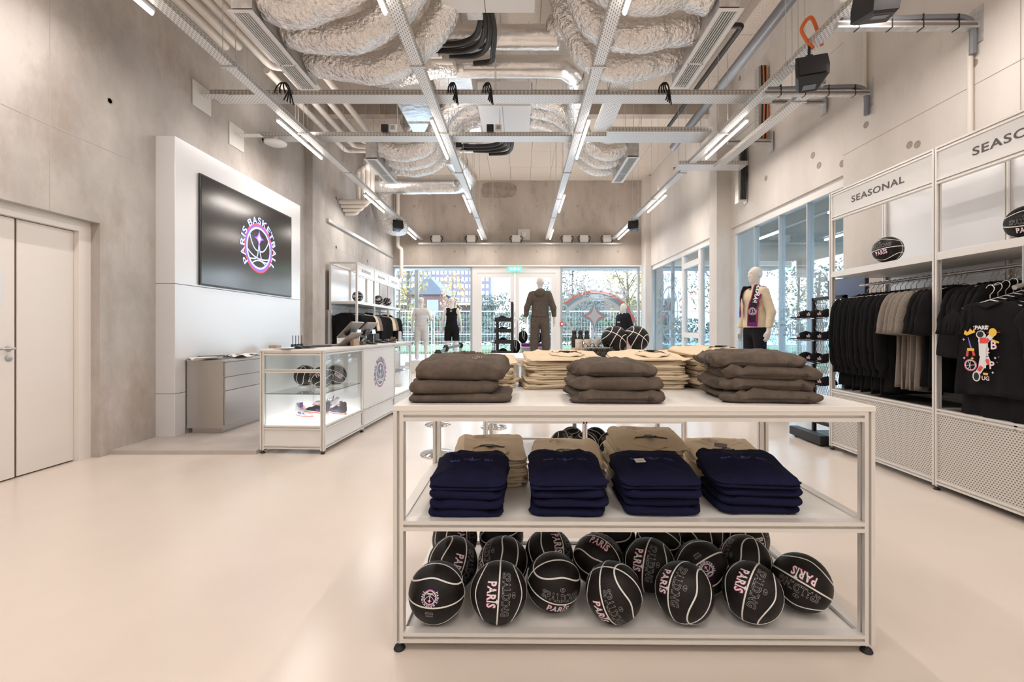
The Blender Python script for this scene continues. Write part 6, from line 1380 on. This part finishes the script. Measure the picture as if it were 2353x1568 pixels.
def hands(P, J):
    d = None
    for k in 'rl':
        e, w, h = (np.array(q) for q in J[k][1:]); u = (h-w)/np.linalg.norm(h-w); sd = np.array((0, -1.0, 0)); sd = sd - u*sd.dot(u); sd /= np.linalg.norm(sd); nn = np.cross(u, sd)
        inn = -1.0 if nn[0]*h[0] > 0 else 1.0; nn = nn*inn
        a = cap_(P, tuple(w), tuple(w+u*.045), .026, .030); a = smin(a, cap_(P, tuple(w+u*.05-sd*.018), tuple(w+u*.085-sd*.022), .018, .015), .02); a = smin(a, cap_(P, tuple(w+u*.05+sd*.015), tuple(w+u*.085+sd*.02), .018, .015), .02)
        for i, (o, L) in enumerate(((-.030, .058), (-.010, .074), (.011, .080), (.031, .070))):
            b0 = w+u*.085+sd*o; b1 = b0+u*L*.5+nn*.006; b2 = b1+u*L*.45+nn*.020; a = smin(a, np.minimum(cap_(P, tuple(b0), tuple(b1), .0095, .009), cap_(P, tuple(b1), tuple(b2), .009, .0075)), .006)
        t0 = w+u*.03+sd*.024; t1 = t0+u*.035+sd*.022+nn*.008; t2 = t1+u*.030+nn*.010; a = smin(a, np.minimum(cap_(P, tuple(t0), tuple(t1), .013, .011), cap_(P, tuple(t1), tuple(t2), .011, .009)), .008); d = a if d is None else np.minimum(d, a)
    return d
def head(P):
    d = ell_(P, (0, .012, 1.755), (.078, .098, .098)); d = smin(d, ell_(P, (0, -.022, 1.695), (.058, .070, .082)), .03); d = smin(d, cap_(P, (0, -.052, 1.645), (0, -.050, 1.65), .028, .026), .03)
    d = smin(d, cap_(P, (0, -.088, 1.745), (0, -.106, 1.708), .008, .014), .012); d = smin(d, cap_(P, (-.03, -.080, 1.765), (.03, -.080, 1.765), .010, .010), .015)
    for s in (-1, 1):
        d = smax(d, -(np.sqrt((P[0]-s*.031)**2+(P[1]+.097)**2+(P[2]-1.742)**2)-.016), .012); d = smin(d, ell_(P, (s*.031, -.074, 1.742), (.014, .010, .009)), .004)
        d = smin(d, ell_(P, (s*.078, .012, 1.725), (.010, .020, .032)), .008)
    d = smin(d, cap_(P, (-.018, -.083, 1.678), (.018, -.083, 1.678), .008, .008), .008)
    return smin(d, cap_(P, (0, .02, 1.48), (0, .008, 1.66), .062, .054), .03)
HB = .0092
def body_mesh(pose, skip_legs=False):
    J = limbs(pose)
    def f(X, Y, Z):
        P = (X, Y, Z); d = smin(torso(P, -.005), arms(P, J), .03); d = smin(d, legs(P, J), .03); d = np.minimum(d, d); d = smin(d, feet(P, J), .02); d = smin(d, hands(P, J), .012); return smin(d, head(P), .03)
    return sdf_mesh('body', f, (-.42, -.26, -.03), (.42, .20, 1.88), HB, MAN), J
def wrinkle(P, a, f=26, s=0): return a * tri_noise(P[0], P[1], P[2]*.7, f, s)
def top_mesh(J, g, z0, mt, sleeves=None, hood=False, neck=True, seed=0, h=.0095, arml=True):
    def f(X, Y, Z):
        P = (X, Y, Z); d = torso(P, g); d = smin(d, cap_(P, (0, .01, z0+.02), (0, .0, 1.2), .150+g, .140+g, 1.3), .05)
        if sleeves: d = smin(d, arms(P, J, sleeves[0], sleeves[1]), .018)
        d = d + wrinkle(P, .006 if sleeves else .004, 24, seed)
        if sleeves:
            for k in 'rl':
                w = np.array(J[k][2]); e = np.array(J[k][1]); u = (w-e)/np.linalg.norm(w-e); d = smax(d, (X-w[0])*u[0]+(Y-w[1])*u[1]+(Z-w[2])*u[2]-.005 + 10*(np.sqrt((X-w[0])**2+(Y-w[1])**2+(Z-w[2])**2) > .12)*-1, .004)
        elif arml:
            for s in (-1, 1): d = smax(d, -(np.sqrt((X-s*.235)**2*.9+((Z-1.43)*.75)**2)-.088), .01)
        body = np.maximum(d, z0-Z)
        if not hood: body = smax(body, -(np.sqrt((X/.072)**2+((Y+.01)/.074)**2)-1)*.072 - 10*(Z < 1.50), .005)
        if hood:
            hd_ = ell_(P, (0, .120, 1.50), (.120, .080, .095)); hd_ = smin(hd_, cap_(P, (-.07, -.03, 1.545), (.07, -.03, 1.545), .038, .038), .05); hd_ = hd_ + wrinkle(P, .006, 40, 2); body = smin(body, hd_, .006); body = smax(body, -ell_(P, (0, .0, 1.60), (.066, .075, .07)), .008)
        return body
    return sdf_mesh('top', f, (-.46, -.26, z0-.02), (.46, .24, 1.66), h, mt)
def pants_mesh(J, g, gk, z0, mt, seed=0, wide=0, h=.0095, top=1.06):
    def f(X, Y, Z):
        P = (X, Y, Z); d = smin(torso(P, g*.6), legs(P, J, g, gk), .03); d = d + wrinkle(P, .005, 22, seed)
        return np.maximum(np.maximum(d, z0-Z), Z-top)
    return sdf_mesh('lower', f, (-.30, -.24, z0-.02), (.30, .24, top+.03), h, mt)
def mannequin(lab, loc, rz, pose, parts, s=1.0):
    t = thing('mannequin', lab, 'mannequin', loc, rz); me, J = body_mesh(pose); link('body', me, t); t.scale = (s, s, s)
    for nm, fn in parts:
        me = fn(J); o = link(nm, me, t)
    return t, J
JT = mat('jersey_trim_red', (.55, .04, .06), .6); JB_ = mat('jersey_trim_blue', (.05, .08, .45), .6)
PODM = M['white']
def podium(lab, x0, y0, x1, y1, h): o = MB().rbox(x0, y0, 0.0, x1, y1, h, .006).build('podium', PODM); tag(o, lab, 'podium'); return o
podium('low white podium under the two jersey mannequins', -3.35, 13.2, -1.65, 13.95, .352); podium('white podium hidden behind the tables under the hooded mannequin', .12, 9.6, .72, 10.12, .545)
podium('low white podium under the scarf mannequin', 3.15, 6.3, 3.72, 6.92, .315); podium('low white podium under the black hooded mannequin', 2.6, 12.3, 3.1, 12.9, .12)
straight = {}
t, J = mannequin('white mannequin seen from behind in a white basketball jersey and shorts', (-2.94, 13.5, .36), PI, {'r': ((.31, .05, 1.20), (.20, -.10, 1.06), (.13, -.13, 1.02)), 'ar': (.14, .03, .085)}, [
    ('jersey', lambda J: top_mesh(J, .012, 1.0, CL['white_jersey'], seed=1)), ('shorts', lambda J: pants_mesh(J, .030, .048, .56, CL['white_jersey'], 2))])
t, J = mannequin('mannequin seen from behind in a black jersey and red edged shorts', (-2.04, 13.5, .36), PI, {}, [
    ('jersey', lambda J: top_mesh(J, .012, 1.0, CL['black_cotton'], seed=3)), ('shorts', lambda J: pants_mesh(J, .030, .048, .56, CL['black_cotton'], 4))])
for s in (-1, 1):
    q = MB(); q.box(s*.135, -.012, .6, s*.178, .012, .98, Matrix.Rotation(R_(-2*s), 4, 'Y')); q.build('side_stripe', JT if s < 0 else JT, t)
MB().art([([(x*.035, y*.035) for x, y in a], f, 0) for a, f, c in emblem(False, mono=True)], lambda x, y, l: (-x, .137, 1.44+y)).build('neck_emblem', WH, t)
MB().box(-.165, -.05, 1.02, -.145, .05, 1.22).build('side_print', JB_, t)
t, J = mannequin('mannequin seen from behind in a brown-grey hoodie and matching trousers', (.426, 9.9, .545), PI, {'r': ((.29, .02, 1.18), (.315, -.02, .93), (.315, -.03, .82)), 'l': ((.29, .02, 1.18), (.315, -.02, .93), (.315, -.03, .82))}, [
    ('hoodie', lambda J: top_mesh(J, .032, .985, CL['washed_grey_cotton'], (.024, .016), True, seed=5)), ('trousers', lambda J: pants_mesh(J, .026, .036, .08, CL['washed_grey_cotton'], 6))])
t, J = mannequin('mannequin turned aside in a cream sweater and dark trousers with a scarf', (3.40, 6.6, .315), -R_(80), {'l': ((.27, .05, 1.18), (.29, -.01, .93), (.29, -.03, .82))}, [
    ('sweater', lambda J: top_mesh(J, .030, .97, CL['cream_cotton'], (.020, .014), False, seed=7)), ('trousers', lambda J: pants_mesh(J, .012, .018, .08, CL['black_hoodie'], 8, top=1.04))])
# scarf hanging on the shoulder nearest the lens
SCB = rough_col(mat('scarf_black_knit', (.018, .012, .022), .9), (.014, .010, .018), (.03, .02, .035), 60); SCP = mat('scarf_purple', (.22, .02, .26), .9); SCR = mat('scarf_crimson', (.50, .03, .12), .9)
sf = thing('supporter_scarf', 'black and purple knitted supporter scarf round the neck of the sweater mannequin', 'scarf', t.location, t.rotation_euler[2]); M4 = 0
def _push(p):
    p = Vector(p)
    for _ in range(14):
        f = lambda q: float(smin(smin(torso(tuple(q), .030), cap_(tuple(q), (0, .01, 1.0), (0, .0, 1.2), .180, .170, 1.3), .05), arms(tuple(q), J, .020, .014), .035))
        d = f(p)
        if d > .004: break
        g = Vector([(f(p + Vector(e)*.004) - f(p - Vector(e)*.004)) for e in ((1, 0, 0), (0, 1, 0), (0, 0, 1))]); g.normalize(); p = p + g*max(.004, .006-d)
    return p
SCPATH = bez([_push(q) for q in [(.13, -.14, 1.04), (.135, -.14, 1.13), (.14, -.14, 1.23), (.15, -.12, 1.33), (.155, -.08, 1.42), (.13, -.01, 1.50), (.07, .06, 1.54), (.0, .085, 1.55), (-.07, .05, 1.54), (-.112, -.04, 1.505), (-.115, -.13, 1.41), (-.10, -.15, 1.28), (-.085, -.16, 1.18)]], 6)
def scx(u, v):                                                          # u across the band (-1..1), v along it from chest hem to the back of the neck
    P_ = SCPATH
    f = v*(len(P_)-1); i = min(int(f), len(P_)-2); p = P_[i].lerp(P_[i+1], f-i); w = .065
    T = (P_[i+1]-P_[i]).normalized(); out = Vector((p.x*1.0, p.y*1.0+.0, .35 if .25 < v < .75 else 0)); out = (out - T*out.dot(T)).normalized(); sd = T.cross(out).normalized()
    return p + sd*u*w, out
def band(name, u0, u1, v0, v1, mt, off, par, n=40):
    q = MB(); vs = []
    for i in range(n+1):
        v = v0 + (v1-v0)*i/n
        for j in range(7): p, o = scx(u0+(u1-u0)*j/6, v); vs.append(p + o*off)
    q.add(vs, [(i*7+j, i*7+7+j, i*7+8+j, i*7+1+j) for i in range(n) for j in range(6)]); ob = q.build(name, mt, par, 'all'); sm = ob.modifiers.new('thickness', 'SOLIDIFY'); sm.thickness = .005; sm.offset = 0; return ob
band('knit_band', -1, 1, 0, 1, SCB, .012, sf, 60); band('edge_stripe', .80, .93, .0, 1, SCR, .016, sf, 60); band('edge_stripe', -.93, -.80, .0, 1, SCR, .016, sf, 60); band('edge_stripe', .66, .76, 0, 1, SCP, .016, sf, 60)
for vv, sg in ((0, -1), (1, -1)):
    q = MB()
    for k in range(16): p, o = scx(-.95+1.9*k/15, vv); p = p + o*.012; q.tube([p + Vector((0, 0, .006)), p - Vector((0, 0, .055))], .0045, 5)
    q.build('fringe', SCP, sf, True)
MB().art([([(x*.042, y*.042) for x, y in a], f, c) for a, f, c in emblem(True, (0, 1, 2))], lambda x, y, l: scx(-x/.065, .135+y/1.05)[0] + scx(0, .135)[1]*(.0165+.0003*l)).build('emblem_print', [WH, PU, PK], sf)
MB().art([(*text2d('PARIS', .085, .03, 0, .9), 0)], lambda x, y, l: scx(y/.065, .33+x/1.05)[0] + scx(y/.065, .33+x/1.05)[1]*.0165).build('lettering', WH, sf)
t, J = mannequin('small distant mannequin in a black hooded top near the far window corner', (2.85, 12.6, .125), -R_(60), {'l': ((.26, .06, 1.18), (.26, .02, .95), (.24, .0, .84))}, [
    ('hoodie', lambda J: top_mesh(J, .040, .95, CL['black_hoodie'], (.024, .018), True, seed=9)), ('trousers', lambda J: pants_mesh(J, .020, .028, .08, CL['black_cotton'], 10))])
MB().art([(*text2d('PARIS', .05, .02), 0)], lambda x, y, l: (x, -.178-.0, 1.33+y)).build('chest_print', PLK, t)
# perforated plinths with scarves and bags
def plinth(lab, x, y, w, d, h):
    p = thing('perforated_plinth', lab, 'plinth', (x, y, 0)); 
    for a in (.015, w-.015):
        for b in (.015, d-.015): q = MB(); post(q, a, b, .0, h-.02, .03); q.build('post', M['alu'], p)
    MB().box(.02, .008, .04, w-.02, .014, h-.02).box(.008, .02, .04, .014, d-.02, h-.02).box(w-.014, .02, .04, w-.008, d-.02, h-.02).build('perforated_panel', slots(mat('perforated_grey', (.5, .5, .5), .5, .3), (0, 2), (.025, .025), (.5, .5)) if 'perforated_grey' not in bpy.data.materials else bpy.data.materials['perforated_grey'], p)
    MB().rbox(0, 0, h-.02, w, d, h, .003).build('top', M['white'], p); return p
plinth('tall perforated plinth behind the hooded mannequin', .0, 10.25, .52, .45, .865); plinth('lower perforated plinth beside it to the left', -.22, 10.25, .20, .45, .70)
for i in range(4):
    vs, fs = folded(.22, .32, .035, 1, 90+i, nA=44); o = thing('folded_scarf', 'purple folded supporter scarf, %s on the tall plinth' % ('lower left', 'upper left', 'lower right', 'upper right')[i], 'scarf', (.13+.25*(i//2), 10.3, .866+.034*(i % 2)), 0, 'purple scarves on the plinth'); MB().add(vs, fs).build('knit', SCP, o, 'all')
for i, (x, z, s, lab) in enumerate(((.06, .937, .9, 'black drawstring bag on the purple scarves, left of the hooded mannequin'), (.40, .937, .8, 'black drawstring bag on the purple scarves, right of the hooded mannequin'), (-.12, .702, .95, 'black drawstring bag on the lower plinth'))):
    t = thing('drawstring_bag', lab, 'bag', (x, 10.45, z)); q = MB().sphere((0, 0, .15*s), .15*s, 20, 14, (.8, .55, 1)); q.v = [(a + .012*noise.noise(Vector((a*16, b*16, c*16+i))), b + .012*noise.noise(Vector((a*14, c*14, i))), max(0, c*(1.1 if c > .15*s else 1))) for a, b, c in q.v]; q.build('bag', CL['black_cotton'], t, 'all')
    MB().tube(bez([(.02, -.06*s, .31*s), (.03, -.09*s, .24*s), (.02, -.095*s, .14*s), (.025, -.09*s, .08*s)], 5), .004, 6).tube(bez([(-.01, -.06*s, .31*s), (-.01, -.09*s, .22*s), (0, -.095*s, .13*s)], 5), .004, 6).build('drawstring', WH, t, True)
# belt barriers
BLT = mat('grey_blue_belt', (.20, .25, .30), .6)
bp = [(-1.09, 6.02), (-1.27, 7.75), (-1.22, 9.3), (-.34, 5.85), (-.84, 4.6)]
for i, (x, y) in enumerate(bp):
    t = thing('belt_barrier_post', 'chrome queue barrier post with a black head, ' + ('nearest in the row beside the counter', 'middle one in the row beside the counter', 'farthest in the row beside the counter', 'standing between the two tables', 'just behind the front table')[i], 'barrier', (x, y, 0), 0)
    MB().lathe([(.17, 0), (.172, .006), (.165, .014), (.05, .035), (.03, .045)], 36).build('base', M['chrome'], t, True); MB().tube([(0, 0, .03), (0, 0, .90)], .028, 16).build('pole', M['chrome'], t, True)
    MB().lathe([(.03, .88), (.036, .885), (.036, .98), (.03, .99)], 18).rbox(-.014, -.048, .90, .014, .048, .965, .003).rbox(-.048, -.014, .90, .048, .014, .965, .003).build('belt_head', M['black'], t, True)
for i, (a, b, lab) in enumerate(((0, 1, 'grey blue barrier belt between the nearest and middle posts'), (1, 2, 'grey blue barrier belt between the middle and farthest posts'))):
    p0 = Vector((*bp[a], .91)); p1 = Vector((*bp[b], .91)); d = (p1-p0).normalized(); p0 += d*.05; p1 -= d*.05; n = Vector((-d.y, d.x, 0))*.001
    o = MB().add([p0-n, p1-n, p1+n, p0+n] + [v + Vector((0, 0, .05)) for v in (p0-n, p1-n, p1+n, p0+n)], [(3, 2, 1, 0), (4, 5, 6, 7), (0, 1, 5, 4), (1, 2, 6, 5), (2, 3, 7, 6), (3, 0, 4, 7)]).build('barrier_belt', BLT); tag(o, lab, 'belt')
# decals and words on the glass
def decal_mat(n, c, a):
    m = mat(n, c, .6); m.node_tree.nodes['Principled BSDF'].inputs['Alpha'].default_value = a; return m
DM = [decal_mat('decal_pale', (.42, .46, .50), .93), decal_mat('decal_blue_grey', (.16, .27, .34), .93), decal_mat('decal_coral', (.55, .14, .10), .93)]
ex = thing('window_graphic', 'big round team emblem seen reversed on the right shopfront pane', 'decal', (2.42, YB-.012, 1.12)); xw0, xw1 = xs[2]+.07-2.42, xs[3]-.07-2.42
q = MB()
for li, (vs, fs, c) in enumerate(emblem()):
    P_ = [(-x*1.36, y*1.36) for x, y in vs]; q.k = c; keep = [f for f in fs if all(xw0 < P_[i][0] < xw1 and -1.05 < P_[i][1] < 2.1 for i in f)]
    q.add([(x, -.0006*li, y) for x, y in P_], keep)
q.build('emblem_film', DM, ex)
ex = thing('window_graphic', 'round grey emblem on the far side glazing', 'decal', (RW+.088, 12.85, 1.72)); q = MB()
for li, (vs, fs, c) in enumerate(emblem(True, (0, 0, 0), mono=True)): q.k = 0; q.add([(-.0006*li, x*.86, y*.86) for x, y in vs], fs)
q.build('emblem_film', [decal_mat('decal_grey', (.22, .28, .30), .85)], ex)
ex = thing('window_graphic', 'grey reversed words on the tall pane beside the scarf mannequin', 'decal', (RW+.088, 7.25, 1.33)); q = MB()  # reversed words laid as flat grey letters on the pane
q.art([(*warp(text2d('PARIS', .27, .01, 0, .75, 1.15), lambda x, y: (x-.16, y+.15)), 0), (*warp(text2d('BASKETBALL', .27, .01, 0, .62, 1.1), lambda x, y: (x, y-.09)), 0)], lambda x, y, l: (0, x, y)).build('flat_letters', [bpy.data.materials['decal_grey']], ex)
